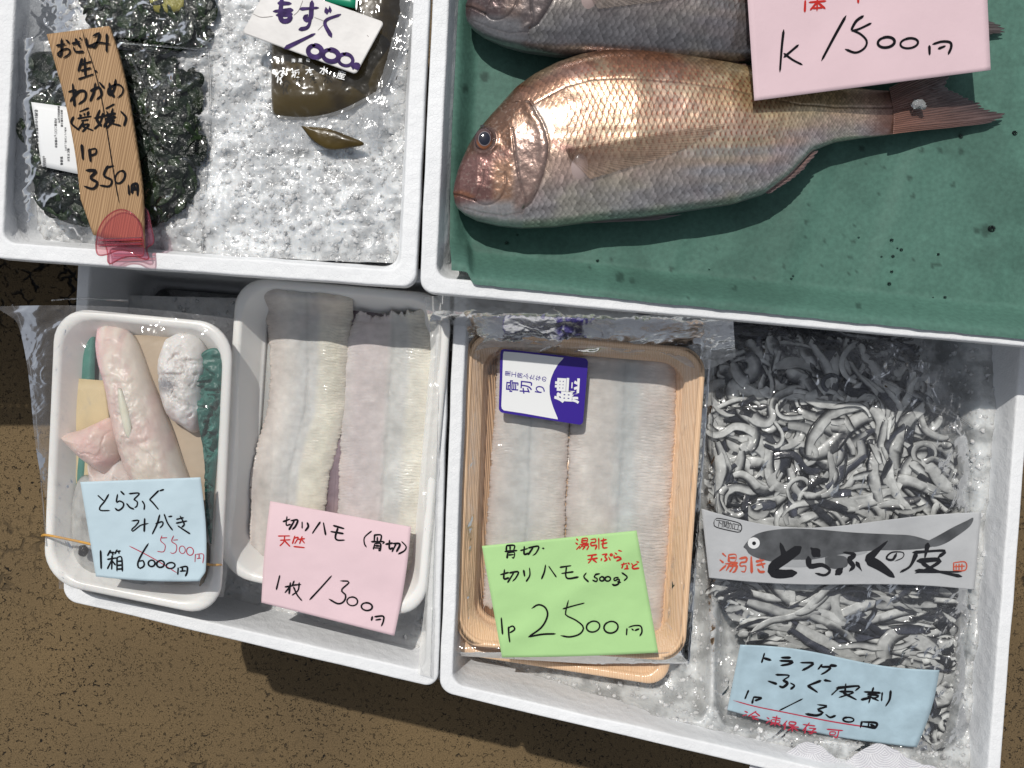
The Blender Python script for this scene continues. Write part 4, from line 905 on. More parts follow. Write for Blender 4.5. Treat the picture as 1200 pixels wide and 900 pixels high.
# ---------------------------------------------------------------- wood patterned trays
tray([(541, 398), (812, 415), (784, 806), (527, 766)], .306, .026, M_WTRAY, 'lower wood patterned tray, only its front corners showing beneath the upper one', 'wood patterned trays', ribs=True, rad=.022)
tray([(547, 384), (829, 408), (803, 777), (533, 757)], .327, .030, M_WTRAY, 'upper wood patterned tray holding two wrapped eel fillets', 'wood patterned trays', ribs=True, rad=.024, rim=.006)
B3 = [(0, (.62, .50, .45)), (.12, (.66, .60, .55)), (.35, (.60, .61, .58)), (.5, (.55, .58, .57)), (.62, (.66, .63, .58)), (.85, (.70, .63, .55)), (1, (.66, .50, .42))]
B4 = [(0, (.60, .50, .45)), (.15, (.70, .63, .56)), (.38, (.64, .60, .55)), (.5, (.52, .57, .57)), (.6, (.54, .58, .57)), (.68, (.66, .61, .56)), (.9, (.70, .60, .53)), (1, (.66, .48, .40))]
zt = lambda X, Y: .3005 + 0 * X
t = thing('eel_fillet', 'wrapped pale eel fillet on the left of the upper wood patterned tray', 'fish fillet', P(620, 570, .30), FIL)
fillet('flesh', [(400, 584), (500, 578), (620, 570), (720, 566)], [(400, 673), (500, 667), (620, 662), (720, 660)], 412, 716, zt, .0080, B3, M_FLESH, t, 91, nx=130, cut=.0009, pitch=3.8)
t = thing('eel_fillet', 'wrapped pale eel fillet on the right of the upper wood patterned tray', 'fish fillet', P(730, 570, .30), FIL)
fillet('flesh', [(400, 676), (500, 668), (620, 663), (740, 660)], [(400, 795), (500, 792), (620, 785), (740, 776)], 414, 744, zt, .0085, B4, M_FLESH, t, 95, nx=150, cut=.0009, pitch=3.8)
def zwrap(X, Y):
    e = np.minimum.reduce([X - 545 + (Y - 400) * .04, 822 - (Y - 400) * .07 - X, Y - 396, 765 - Y]); return .326 - .010 * sstep(2, 26, e) - .013 * sstep(2, -14, e)
w = film('stretch_wrap', [(541, 378), (838, 402), (809, 785), (527, 768)], zwrap, .0022, M_WRAP, None, 61, n=230, freq=34, ang=1.2, fold=.0012)
tag(w, 'clear stretch wrap drawn over the upper wood patterned tray', 'plastic wrap')
cT = Sheet([(586.5, 408.5), (689.5, 420.2), (683, 498.3), (584.4, 483)], .3245, lambda u, v: .0006 * np.sin(u * 3))
CR = (570, 400, 8.185)
t = thing('product_sticker', 'white and violet sticker printed for cut conger eel on the wrapped tray', 'sticker', cT.pt(.5, .5))
def sticker():
    Q = np.array([P(a, b, .3245)[:2] for a, b in cT.q]); V = rloop(Q, 0, .004, .3246); V2 = V.copy(); V2[:, 2] -= .0003; k = len(V); i = np.arange(k); j = (i + 1) % k
    VV = np.vstack([V, V2, V.mean(0)]); mesh('sticker_sheet', VV, np.stack([i, i + k, j + k, j], -1), M_VIO, t, F3=np.stack([np.full(k, 2 * k), i, j], -1)[:, ::-1], smooth=False)
sticker()
cT0 = Sheet(cT.q, .3245)
arc = [(745, 158), (690, 215), (648, 285), (618, 360), (605, 430), (606, 500), (618, 560), (640, 630), (668, 700), (690, 750)]
patch('white_print', cT0, CR, [(168, 97), (350, 112), (550, 135), (738, 157)] + arc + [(560, 727), (350, 690), (165, 662), (148, 645), (143, 620), (150, 450), (156, 250), (160, 112)], M_WHITE, t, off=.0003, smooth=False)
A_ = -math.pi / 2
printed('violet_lettering', cT0, CR, [('骨', 248, 430, 130, A_ + .06), ('切', 380, 440, 130, A_ + .06), ('り', 515, 462, 110, A_ + .06)] + [(c_, 205 + 58 * k, 308 + 9 * k, 56, A_ + .06) for k, c_ in enumerate('里工房ふたなの')], M_VIO, t, off=.0005, bold=.012)
printed('white_lettering', cT0, CR, [('鱧', 780, 470, 250, A_ + .06)], M_WHITE, t, off=.0004, bold=.02)

# green card -------------------------------------------------------
cD = Sheet([(564.7, 639.8), (746, 621.7), (771.5, 764.9), (588.3, 770.5)], [.343, .344, .342, .341], lambda u, v: .0022 * np.exp(-((u * .8 + v - .9) / .12) ** 2) + .0018 * fbm(u * 3, v * 3, 8) + .002 * np.abs(u - .5), bot=lambda u: 1.2 * np.sin(u * 3.1))
CR = (560, 610, 5.295)
t = thing('price_card', 'green price card reading 2500 yen on the wood patterned tray', 'price card', cD.pt(.5, .5), CARDS); cD.mesh('card', M_GREEN, t)
writing('black_writing', cD, CR, [[(178, 155), (176, 186)], [(178, 155), (226, 155), (222, 186)], [(200, 160), (200, 184)], [(168, 192), (243, 186)], [(185, 200), (181, 234)], [(185, 200), (226, 198), (222, 232), (212, 228)], [(190, 214), (222, 211)],
    [(265, 186), (308, 174)], [(288, 160), (288, 208), (314, 202)], [(312, 170), (376, 160), (362, 200), (342, 216)], [(342, 168), (312, 212)], [(400, 172), (410, 173)],
    [(140, 336), (190, 322)], [(165, 304), (162, 360), (192, 355)], [(195, 325), (250, 318), (236, 355), (216, 376)], [(222, 325), (185, 384)], [(284, 308), (290, 346)], [(320, 294), (322, 340), (300, 378)],
    [(420, 276), (412, 320), (395, 362)], [(440, 284), (486, 350)], [(510, 290), (577, 280)], [(520, 328), (592, 318)], [(550, 285), (545, 340), (562, 360), (624, 350)],
    [(672, 325), (658, 350), (686, 380)], [(735, 330), (722, 350), (740, 360), (735, 378), (712, 370)], [(728, 335), (756, 330)], ell(770, 362, 14, 13), ell(806, 362, 17, 14), [(872, 352), (846, 358), (850, 374), (874, 362), (874, 390), (850, 402), (834, 395)], [(866, 380), (886, 384)],
    [(894, 324), (926, 350), (908, 373)]], 4.6, M_BLACK, t, seed=12, vary=.4)
writing('price_writing', cD, CR, [[(145, 603), (153, 706)], [(190, 660), (192, 710), (198, 755)], [(190, 665), (216, 655), (228, 675), (200, 696)],
    [(335, 545), (375, 522), (418, 540), (432, 590), (395, 662), (314, 722)], [(314, 722), (400, 706), (481, 703)], [(562, 495), (546, 560), (548, 588), (610, 620), (655, 662), (632, 704), (570, 722), (515, 714)], [(528, 548), (590, 530), (660, 512)],
    ell(715, 658, 42, 33, -.3), ell(826, 662, 44, 36, -.2), [(925, 670), (922, 710)], [(936, 662), (970, 652), (1010, 655), (1018, 690), (1005, 716)], [(955, 672), (966, 681)], [(975, 682), (1000, 672)]], 4.4, M_BLACK, t, seed=13, off=.00045)
writing('red_writing', cD, CR, [[(612, 113), (622, 125)], [(606, 138), (620, 148)], [(612, 180), (632, 158)], [(646, 112), (645, 140)], [(646, 112), (678, 110), (674, 138), (645, 138)], [(645, 125), (675, 124)], [(632, 150), (688, 145)], [(650, 152), (630, 174)], [(645, 160), (686, 156), (676, 182)], [(665, 160), (650, 180)],
    [(700, 118), (730, 115), (727, 135), (703, 137), (705, 156), (736, 153), (728, 180)], [(750, 110), (751, 178)], [(762, 126), (798, 118)], [(765, 146), (802, 138)], [(780, 110), (776, 166), (804, 168)],
    [(680, 218), (737, 211)], [(682, 242), (742, 233)], [(710, 214), (700, 245), (685, 264)], [(712, 240), (737, 260)], [(770, 212), (802, 207), (788, 224), (801, 240), (784, 252)], [(768, 235), (764, 250)], [(811, 225), (822, 246)], ell(828, 212, 6, 6),
    [(850, 200), (863, 209)], [(845, 215), (848, 232), (870, 225), (888, 238), (860, 251)], [(872, 185), (892, 191)], [(890, 275), (926, 265)], [(906, 260), (893, 297)], [(932, 262), (942, 272)], [(925, 275), (925, 296), (908, 300), (936, 299)],
    [(953, 265), (964, 282)], [(990, 268), (960, 286), (966, 299), (1000, 295)], [(984, 255), (999, 259)]], 4.0, M_RED, t, seed=14, vary=.4)

ZOFF = .004
# pink hamo card ----------------------------------------------------
cC = Sheet([(316.6, 587.2), (481.7, 617.4), (462, 745.2), (306.2, 706.2)], [.356, .356, .366, .366], lambda u, v: .007 * np.sin(np.pi * v) * .6 + .0015 * np.sin(2 * np.pi * v + .5) + .0014 * fbm(u * 3, v * 3, 4), left=lambda v: -1.5 * np.sin(v * 3.14), right=lambda v: 2.5 * np.sin(v * 3.14))
CR = (300, 580, 5.295)
t = thing('price_card', 'pink price card reading 1300 yen, lying on the open white tray of eel', 'price card', cC.pt(.5, .5), CARDS); cC.mesh('card', M_PINK, t)
writing('black_writing', cC, CR, [[(168, 166), (210, 150)], [(192, 134), (188, 186), (213, 182)], [(216, 160), (258, 156), (244, 195), (226, 213)], [(238, 160), (205, 216)], [(286, 168), (286, 206)], [(318, 172), (324, 196), (305, 223)],
    [(398, 168), (372, 205), (350, 238)], [(418, 172), (432, 248)], [(480, 190), (546, 209)], [(464, 227), (542, 240)], [(508, 204), (492, 260), (506, 280), (549, 280)],
    [(716, 224), (674, 262), (672, 300), (684, 323)], [(736, 246), (733, 286)], [(736, 248), (776, 250), (772, 290)], [(753, 262), (752, 284)], [(716, 290), (792, 290), (786, 302)], [(738, 300), (728, 336)], [(740, 301), (772, 302), (769, 343), (760, 340)], [(740, 315), (768, 316)], [(736, 328), (768, 330)],
    [(804, 306), (848, 298)], [(828, 281), (828, 332), (850, 328)], [(850, 301), (892, 305), (872, 352)], [(868, 305), (844, 352)], [(904, 289), (931, 320), (920, 346), (884, 366)]], 4.8, M_BLACK, t, seed=22, vary=.4)
writing('price_writing', cC, CR, [[(147, 500), (126, 587)], [(180, 571), (230, 562)], [(213, 544), (205, 614)], [(210, 570), (180, 606)], [(236, 534), (225, 560)], [(228, 560), (277, 555)], [(268, 545), (260, 592), (224, 622)], [(232, 570), (255, 620), (284, 656)],
    [(468, 502), (400, 578), (333, 650)], [(524, 533), (578, 540), (530, 590), (556, 622), (545, 660), (508, 675), (453, 646)], ell(597, 660, 33, 27, .1), ell(687, 693, 34, 24, .1), [(722, 754), (716, 779)], [(735, 756), (788, 752), (790, 782), (778, 813)], [(742, 776), (774, 771)]], 4.5, M_BLACK, t, seed=23, off=.00045)
writing('red_writing', cC, CR, [[(137, 255), (210, 254)], [(150, 281), (212, 278)], [(178, 255), (172, 290), (148, 316)], [(178, 285), (210, 319)], [(241, 254), (226, 302)], [(238, 268), (262, 264), (240, 302)], [(262, 276), (302, 271)], [(286, 257), (270, 302)], [(285, 280), (301, 299)], [(234, 320), (301, 327)]], 3.6, M_RED, t, seed=24)

ZOFF = 0.0
# ---------------------------------------------------------------- puffer fish tray contents
def flesh(c0, c1, c2, seed, sc_=20):
    def f(X, Y, r, h):
        c = np.ones(X.shape + (3,)) * np.array(c0); c = mixc(c, c1, sstep(-.15, .45, fbm(X / sc_, Y / sc_, seed, 4))); return mixc(c, c2, sstep(.15, .6, fbm(X / sc_ * 1.3 + 5, Y / sc_ * 1.3, seed + 3, 3)) * .7)
    return f
PUF = 'pale cleaned puffer fish pieces in the bagged tray'
gp = Sheet([(77, 374), (112, 378), (108, 650), (72, 648)], .3695, lambda u, v: .002 * np.sin(u * 9 + v * 4)); gp.mesh('green_sheet', mat('green_waxed_slip', (.05, .20, .16), .45, var=(40, .8, 1.2)), None, n=24)
tag(bpy.data.objects['green_sheet'], 'dark green paper slip along the left wall of the puffer fish tray', 'paper')
kb = Sheet([(85, 443), (122, 446), (150, 650), (92, 645)], .3715, lambda u, v: .001 * np.sin(v * 9)); kb.mesh('wood_slip', mat('thin_wood_slip', (.62, .50, .28), .6, var=(30, .85, 1.1)), None, n=16); tag(bpy.data.objects['wood_slip'], 'pale yellow wooden slip under the puffer fish pieces at the left', 'wood slip')
kb = Sheet([(150, 392), (242, 396), (246, 600), (160, 590)], .3705, lambda u, v: .001 * np.sin(v * 9)); kb.mesh('paper_liner', mat('tan_paper', (.48, .38, .27), .65, var=(30, .85, 1.1)), None, n=16); tag(bpy.data.objects['paper_liner'], 'tan paper liner under the puffer fish pieces at the right', 'paper')
def one(nm, lab, cat, grp, *a, **k):
    o = blob(nm, *a, **k); tag(o, lab, cat, grp); return o
# long body: taper, rounded head end at the top, pinkish side
def longcol(X, Y, r, h):
    c = np.ones(X.shape + (3,)) * np.array([.74, .66, .58]); c = mixc(c, [.78, .48, .50], sstep(16, 2, X - (104 + (Y - 380) * .22)) * sstep(520, 440, Y)); c = mixc(c, [.66, .48, .44], sstep(-.1, .4, fbm(X / 9, Y / 34, 4, 5)) * .7)
    c = mixc(c, [.58, .42, .38], sstep(6, 1, np.abs(X - (165 + (Y - 400) * .22)))*.4); return mixc(c, [.80, .72, .62], sstep(.2, .5, fbm(X / 20, Y / 60, 14, 3)) * .5)
one('fish_piece', 'long pale skinned puffer fish piece in the middle of the bagged tray', 'fish piece', PUF, [(108, 383), (118, 378), (135, 380), (150, 392), (160, 412), (170, 440), (182, 470), (196, 505), (208, 540), (222, 580), (226, 620), (200, 640), (170, 600), (146, 560), (135, 530), (126, 490), (118, 450), (110, 420), (106, 400)], .372, .026, longcol, M_FUGU, None, 5, p=2.6, rough=.0026, n=200, nr=90, ex=(155, 490), creases=.0010, sc_=16)
one('fish_piece', 'narrow cream fin lying along the long puffer fish body', 'fish piece', PUF, [(137, 455), (141, 455), (147, 470), (152, 488), (154, 505), (152, 516), (147, 512), (142, 492), (138, 472)], .3965, .003, flesh((.80, .72, .56), (.74, .66, .52), (.82, .76, .62), 3), M_FUGU, None, 7, n=60, nr=14)
one('fish_piece', 'pointed pink puffer fish piece jutting out at the left of the bagged tray', 'fish piece', PUF, [(66, 513), (74, 508), (90, 504), (108, 496), (126, 490), (138, 510), (138, 530), (130, 550), (118, 556), (104, 548), (90, 538), (76, 524)], .376, .022, flesh((.72, .52, .47), (.74, .58, .50), (.66, .40, .38), 6, 26), M_FUGU, None, 9, p=2.4, rough=.0016, creases=.0010)
one('fish_piece', 'soft pale puffer fish piece lying below the pointed pink one', 'fish piece', PUF, [(98, 545), (118, 552), (135, 535), (150, 550), (166, 575), (168, 620), (120, 640), (106, 600)], .372, .018, flesh((.66, .56, .52), (.70, .62, .58), (.60, .48, .46), 16), M_FUGU, None, 19, rough=.002, creases=.0015)
def headcol(X, Y, r, h):
    c = np.ones(X.shape + (3,)) * np.array([.72, .69, .66]); c = mixc(c, [.20, .20, .22], np.exp(-(((X - 198) / 15) ** 2 + ((Y - 451) / 9) ** 2)) * .95); c = mixc(c, [.62, .48, .48], sstep(470, 495, Y) * .6)
    return mixc(c, [.80, .78, .76], sstep(.1, .4, fbm(X / 12, Y / 16, 8, 4)) * .7)
one('fish_piece', 'knobbly white puffer fish head with a dark grey patch beside the green paper', 'fish piece', PUF, [(190, 396), (205, 389), (222, 390), (234, 402), (240, 425), (236, 455), (236, 480), (232, 500), (222, 508), (208, 500), (194, 490), (186, 470), (182, 445), (182, 420)], .373, .026, headcol, M_FUGU, None, 12, p=3, rough=.0032, creases=.003, sc_=10)
def greencol(X, Y, r, h):
    c = np.ones(X.shape + (3,)) * np.array([.018, .105, .085]); return mixc(c, [.035, .17, .14], sstep(-.1, .5, fbm(X / 9, Y / 14, 4, 3)))
one('crumpled_green_paper', 'crumpled dark green paper down the right wall of the puffer fish tray', 'paper', None, [(226, 424), (238, 411), (252, 408), (259, 420), (258, 470), (255, 520), (250, 575), (246, 640), (240, 600), (238, 540), (232, 500), (228, 470), (223, 448)], .384, .007, greencol, mat('green_waxed_paper', attr=True, rough=.4, spec=.4), None, 6, p=3, rough=.004, creases=.007, sc_=9, nr=80)
for (o_, lab, cc, sd, T_) in (([(192, 660), (216, 662), (224, 674), (206, 672), (190, 678), (182, 672)], 'tan scrap of dried seaweed at the lower edge of the puffer fish tray', (.45, .30, .10), 3, .006), ([(236, 640), (244, 640), (242, 690), (236, 706), (230, 704), (234, 680)], 'brownish strip in the lower right corner of the puffer fish tray', (.30, .22, .13), 5, .006), ([(118, 560), (170, 600), (175, 690), (120, 680), (86, 660), (80, 600), (90, 560)], 'grey crumpled film of moist pieces at the lower left of the puffer fish tray', (.42, .42, .40), 8, .012)):
    one('scrap', lab, 'scrap', None, o_, .372, T_, flesh(cc, tuple(v * .7 for v in cc), tuple(min(1, v * 1.3) for v in cc), sd, 8), M_FLESH, None, sd, rough=.002, creases=.002, n=70, nr=30, sc_=8)
one('black_seaweed_bit', 'small black crumb beneath the rubber band', 'scrap', None, [(92, 640), (99, 639), (103, 646), (98, 653), (91, 650)], .392, .003, lambda X, Y, r, h: np.ones(X.shape + (3,)) * .012, M_WEED, None, 3, n=30, nr=8)
def zbag(X, Y):
    inn = np.minimum.reduce([X - 60, 262 - X, Y - 368, 700 - Y])
    return .404 - .006 * sstep(0, -44, inn) + .002 * sstep(0, 30, inn)
fb = film('clear_bag', [(28, 359), (276, 374), (262, 700), (56, 690)], zbag, .0028, film_mat('milky_film', .09, .07, scale=26, hazecol=(.66, .63, .62), strength=.8), None, 81, n=260, freq=40, ang=1.1, fold=.0016,
          left=lambda v: -20 * np.exp(-((v) / .035) ** 2) + 3 * np.sin(v * 9) - 12 * (1 - v) ** 2 + 12 * v, top=lambda u: -7 * np.sin(u * 3.14), right=lambda v: 10 * np.sin(v * 3.14))
tag(fb, 'clear plastic bag around the tray of puffer fish pieces, flaring out at the left', 'plastic bag')
for pts in ([(14, 357, .388), (24, 380, .384), (38, 450, .385), (46, 540, .385), (54, 640, .389)], [(60, 352, .399), (95, 350, .405), (150, 352, .405)]): 
    tube('bag_edge', pts, .0007, M_BAG, fb, flat=.5)

# rubber band round the bagged tray
M_BAND = mat('rubber', (.62, .33, .07), .5)
rb = tube('rubber_band', [(49, 628, .385), (52, 627, .396), (60, 628, .3985), (80, 632, .403), (103, 637, .408), (125, 643, .4085), (180, 652, .409), (238, 660.5, .4045), (246, 662, .4005), (257, 662, .398), (259.5, 662, .386)], .0011, M_BAND, None, flat=.7, n=80)
tag(rb, 'orange rubber band stretched across the bagged puffer fish tray', 'rubber band')

# blue card
cB = Sheet([(94, 564.8), (234.8, 559.3), (238, 681), (112.4, 675.6)], [.414, .414, .413, .412], lambda u, v: .003 * sstep(.8, 1, u) * sstep(.5, 1, v) + .0020 * fbm(u * 3, v * 3, 14) + .0012 * np.sin(u * 3.1), right=lambda v: 5 * np.sin(v * 2.7) - 6 * sstep(.9, 1, v), bot=lambda u: 2.5 * np.sin(u * 3.1))
CR = (90, 555, 6.925)
t = thing('price_card', 'light blue price card with 6000 struck out in red for 5500, on the bagged tray', 'price card', cB.pt(.5, .5), CARDS); cB.mesh('card', M_BLUE, t)
writing('black_writing', cB, CR, [[(171, 177), (216, 219)], [(258, 168), (224, 226), (188, 270), (192, 298), (266, 300)], [(356, 143), (384, 171)], [(330, 168), (321, 232), (346, 222), (378, 240), (372, 274), (336, 299), (310, 280)],
    [(424, 163), (506, 160), (462, 210)], [(462, 210), (490, 230), (486, 264), (470, 274)], [(404, 243), (430, 274), (462, 288)], [(530, 222), (548, 254), (545, 292)], [(663, 138), (590, 210)], [(590, 210), (620, 240), (661, 290)], [(672, 140), (704, 129)],
    [(446, 384), (502, 380), (480, 420), (446, 452), (452, 468), (490, 440), (520, 418), (578, 404)], [(550, 364), (546, 471)], [(672, 334), (650, 410), (612, 490)], [(640, 406), (692, 390), (696, 415), (674, 440)], [(708, 328), (735, 400), (776, 459)], [(744, 350), (771, 345)],
    [(808, 371), (864, 357)], [(806, 402), (892, 384)], [(838, 344), (870, 408), (852, 434)], [(820, 424), (858, 450), (917, 488)], [(192, 624), (197, 772)],
    [(272, 622), (248, 666)], [(268, 640), (302, 638)], [(288, 640), (292, 660)], [(326, 618), (308, 652)], [(322, 632), (354, 628)], [(340, 632), (342, 650)], [(248, 696), (320, 684)], [(286, 664), (282, 777)], [(283, 700), (248, 772)], [(285, 705), (312, 742)], [(326, 678), (325, 790)], [(325, 680), (362, 680), (369, 792)], [(328, 712), (362, 710)], [(328, 745), (364, 742)], [(328, 775), (366, 773)],
    [(580, 567), (530, 648), (494, 728), (508, 768), (546, 746), (536, 706), (504, 714)], ell(606, 728, 27, 26), ell(678, 733, 31, 28), ell(760, 746, 36, 24), [(822, 764), (818, 818)], [(835, 762), (892, 755), (894, 800), (880, 832)], [(856, 765), (856, 790)], [(838, 792), (882, 788)]], 5.6, M_BLACK, t, seed=32)
writing('red_writing', cB, CR, [[(690, 503), (680, 545), (716, 580), (710, 626), (690, 636), (652, 630)], [(686, 522), (732, 520)], [(785, 504), (770, 550), (808, 580), (805, 630), (780, 648), (757, 640)], [(782, 540), (818, 537)], ell(855, 618, 24, 31), ell(918, 630, 28, 33),
    [(962, 654), (958, 717)], [(966, 655), (1026, 655), (1022, 727)], [(992, 655), (991, 690)], [(975, 690), (1004, 685)], [(424, 587), (530, 640), (640, 700), (720, 748), (812, 806)]], 3.0, M_DRED, t, seed=33)

ZOFF = .020
# ---------------------------------------------------------------- bags of skin strips
def strips(parent, poly, n, zb, seed, dirf, wid=(2.2, 5.0), L=(35, 95), dark=.4, name='skin_strips', T=.011, mixw=(.68, .69, .67), flow=None):
    r = np.random.default_rng(seed); P_ = np.array(poly, float); x0, y0 = P_.min(0); x1, y1 = P_.max(0); Vs = []; Fs = []; Cs = []; c = 0; k = 8; got = 0
    while got < n:
        x = x0 + (x1 - x0) * r.random(); y = y0 + (y1 - y0) * r.random()
        if not inside(x, y, poly): continue
        got += 1; depth = got / n
        a, cur = dirf(x, y, r); ln = L[0] + (L[1] - L[0]) * r.random(); ns = max(10, int(ln / 3.2)); st = ln / ns; w = wid[0] + (wid[1] - wid[0]) * r.random() ** 1.3; qq = r.random(); w *= .75 if qq < dark * .8 else 1.0; pts = []; dc = r.normal(0, .02); gain = .32 if r.random() < .72 else 0.0; off_ = r.choice([0, math.pi]) + r.normal(0, .25)
        out_ = 0
        if flow and gain: a = flow(x, y) + off_; cur = 0
        for i in range(ns):
            if not inside(x, y, poly):
                cx, cy = P_.mean(0); ta = math.atan2(cy - y, cx - x); da = (ta - a + math.pi) % (2 * math.pi) - math.pi; a += .5 * np.sign(da)
            if flow: fa = flow(x, y) + off_; a += gain * math.sin(fa - a)
            out_ = 0 if inside(x, y, poly) else out_ + 1
            if out_ > 2 and len(pts) > 4: break
            pts.append((x, y)); a += cur + r.normal(0, .06); cur += dc * .3; x += math.cos(a) * st; y += math.sin(a) * st
        pts = np.array(pts); ns = len(pts); s = np.linspace(0, 1, ns)
        z = zb(pts[:, 0], pts[:, 1]) + T * (depth * .8 + .1) + .0022 * np.sin(s * (3 + 4 * r.random()) + 6 * r.random())
        W = P(pts[:, 0], pts[:, 1], z); d = np.gradient(W, axis=0); d /= np.linalg.norm(d, axis=1)[:, None] + 1e-9; sd_ = np.cross(d, [0, 0, 1.]); sd_ /= np.linalg.norm(sd_, axis=1)[:, None] + 1e-9; up = np.cross(sd_, d)
        tw = (r.normal(0, .5) + s * r.normal(0, .6))[:, None, None]; ph = (np.arange(k) * 2 * np.pi / k)[None, :, None]
        wr = (w * .00056 * (np.sin(np.pi * (.02 + .96 * s)) ** .22) * (1 + .25 * fbm(s * 6, 0 * s + got, seed)))[:, None, None]; th = .07 + .09 * r.random()
        A = wr * np.cos(ph); B = wr * th * np.sin(ph); AA = A * np.cos(tw * .5) - B * np.sin(tw * .5); BB = A * np.sin(tw * .5) * .5 + B * np.cos(tw * .5)
        G = W[:, None, :] + AA * sd_[:, None, :] + BB * up[:, None, :]
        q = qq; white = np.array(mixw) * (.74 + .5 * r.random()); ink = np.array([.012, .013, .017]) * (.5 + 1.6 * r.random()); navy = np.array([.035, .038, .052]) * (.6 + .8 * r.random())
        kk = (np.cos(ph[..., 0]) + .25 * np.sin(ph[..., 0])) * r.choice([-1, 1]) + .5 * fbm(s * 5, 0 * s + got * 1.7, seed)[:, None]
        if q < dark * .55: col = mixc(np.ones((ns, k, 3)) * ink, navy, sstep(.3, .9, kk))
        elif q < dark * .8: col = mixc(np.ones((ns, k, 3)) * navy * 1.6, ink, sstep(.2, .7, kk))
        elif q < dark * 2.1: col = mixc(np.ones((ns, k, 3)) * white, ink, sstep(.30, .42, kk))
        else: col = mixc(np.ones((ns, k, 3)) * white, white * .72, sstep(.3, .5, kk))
        col = col * (1 + .25 * fbm(s * 8, 0 * s + got * 3.1, seed + 4))[:, None, None]
        Vs.append(G.reshape(-1, 3)); Fs.append(gridF(ns, k, cyc=True) + c); Cs.append(col.reshape(-1, 3)); c += ns * k
    o = mesh(name, np.concatenate(Vs), np.concatenate(Fs), M_SKIN, parent, np.concatenate(Cs)); o['kind'] = 'stuff'; return o
# pack in the shade behind
t = thing('skin_strip_pack', 'dark pack of skin strips in the shade at the top of the right box', 'food pack', P(940, 400, .28), 'clear packs of puffer skin strips')
pd = [(838, 366), (900, 368), (1000, 385), (1068, 398), (1074, 425), (1040, 436), (960, 420), (880, 412), (836, 408)]
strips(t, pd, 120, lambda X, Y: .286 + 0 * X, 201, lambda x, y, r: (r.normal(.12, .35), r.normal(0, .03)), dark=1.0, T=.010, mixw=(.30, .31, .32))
film('film', [(830, 362), (1082, 380), (1080, 440), (830, 420)], lambda X, Y: .304 + 0 * X, .002, M_BAG, t, 203, n=90, freq=20)
# main bag
BU = [(836, 410), (872, 402), (920, 398), (985, 398), (1030, 412), (1068, 440), (1096, 480), (1112, 530), (1122, 580), (1126, 616), (985, 628), (880, 618), (838, 606), (834, 540), (832, 470)]
BLo = [(842, 668), (900, 664), (1000, 668), (1090, 668), (1122, 676), (1118, 700), (1112, 740), (1116, 790), (1120, 850), (1112, 872), (1086, 876), (1072, 850), (1060, 810), (980, 800), (890, 772), (872, 742), (852, 710), (838, 690)]
t = thing('skin_strip_pack', 'clear bag of boiled puffer skin strips, grey white and black, with printed band', 'food pack', P(980, 640, .28), 'clear packs of puffer skin strips')
zb0 = lambda X, Y: .286 + .004 * np.sin(np.clip((Y - 400) / 480, 0, 1) * 3.14)
def dir_up(x, y, r):
    q = r.random(); cur = r.normal(0, .07) if q < .65 else r.choice([-1, 1]) * (.10 + .16 * r.random()); return r.random() * 6.28, cur
def dir_low(x, y, r): return (r.normal(.10, .28) + (math.pi if r.random() < .5 else 0), r.normal(0, .035))
def dir_tail(x, y, r): return (r.normal(1.2, .8), r.normal(0, .12))
blob('mass', BU, .280, .012, lambda X, Y, r, h: np.ones(X.shape + (3,)) * np.array([.26, .27, .28]), M_SKIN, t, 4, p=5, rough=.001, nr=30)
blob('mass', BLo, .280, .012, lambda X, Y, r, h: np.ones(X.shape + (3,)) * np.array([.10, .105, .12]), M_SKIN, t, 4, p=5, rough=.001, nr=30, ex=(1010, 730))
FU = lambda x, y: 6.5 * float(fbm(x / 62., y / 62., 301, 2)) + .8
FL = lambda x, y: .12 + 1.3 * float(fbm(x / 60., y / 34., 305, 2))
strips(t, BU, 640, zb0, 211, dir_up, wid=(4.5, 14), L=(45, 130), dark=.38, flow=FU)
strips(t, BLo, 420, zb0, 212, dir_low, L=(70, 170), wid=(4.5, 15), dark=.40, flow=FL)
strips(t, [(1075, 740), (1110, 740), (1120, 850), (1112, 875), (1084, 878), (1070, 840)], 60, zb0, 213, dir_tail, L=(30, 80), wid=(4.5, 9), dark=.45)
zbag2 = lambda X, Y: .3105 - .012 * sstep(1120, 1160, X) - .010 * sstep(845, 822, X) + .002 * np.sin(Y / 60)
film('film', [(824, 400), (1040, 396), (1150, 880), (842, 880)], zbag2, .0040, M_BAG, t, 221, n=300, freq=26, ang=.9, fold=.0035, right=lambda v: 68 * np.sin(3.14 * v ** .6), left=lambda v: -6 * np.sin(v * 3.1))
# heat seal line and corner of the bag
film('top_corner', [(1000, 410), (1040, 398), (1170, 505), (1120, 600)], lambda X, Y: .306 + 0 * X, .0028, M_POUCH2, t, 223, n=110, freq=22)
for pts in ([(1008, 432, .313), (1060, 458, .312), (1105, 482, .311), (1160, 512, .309)], [(1112, 480, .309), (1140, 500, .308), (1168, 508, .307)], [(838, 405, .308), (834, 500, .306), (840, 600, .306)], [(1150, 600, .304), (1152, 700, .302), (1148, 800, .302), (1140, 870, .300)]):
    tube('sealed_edge', pts, .0009, M_BAG, t, flat=.5)
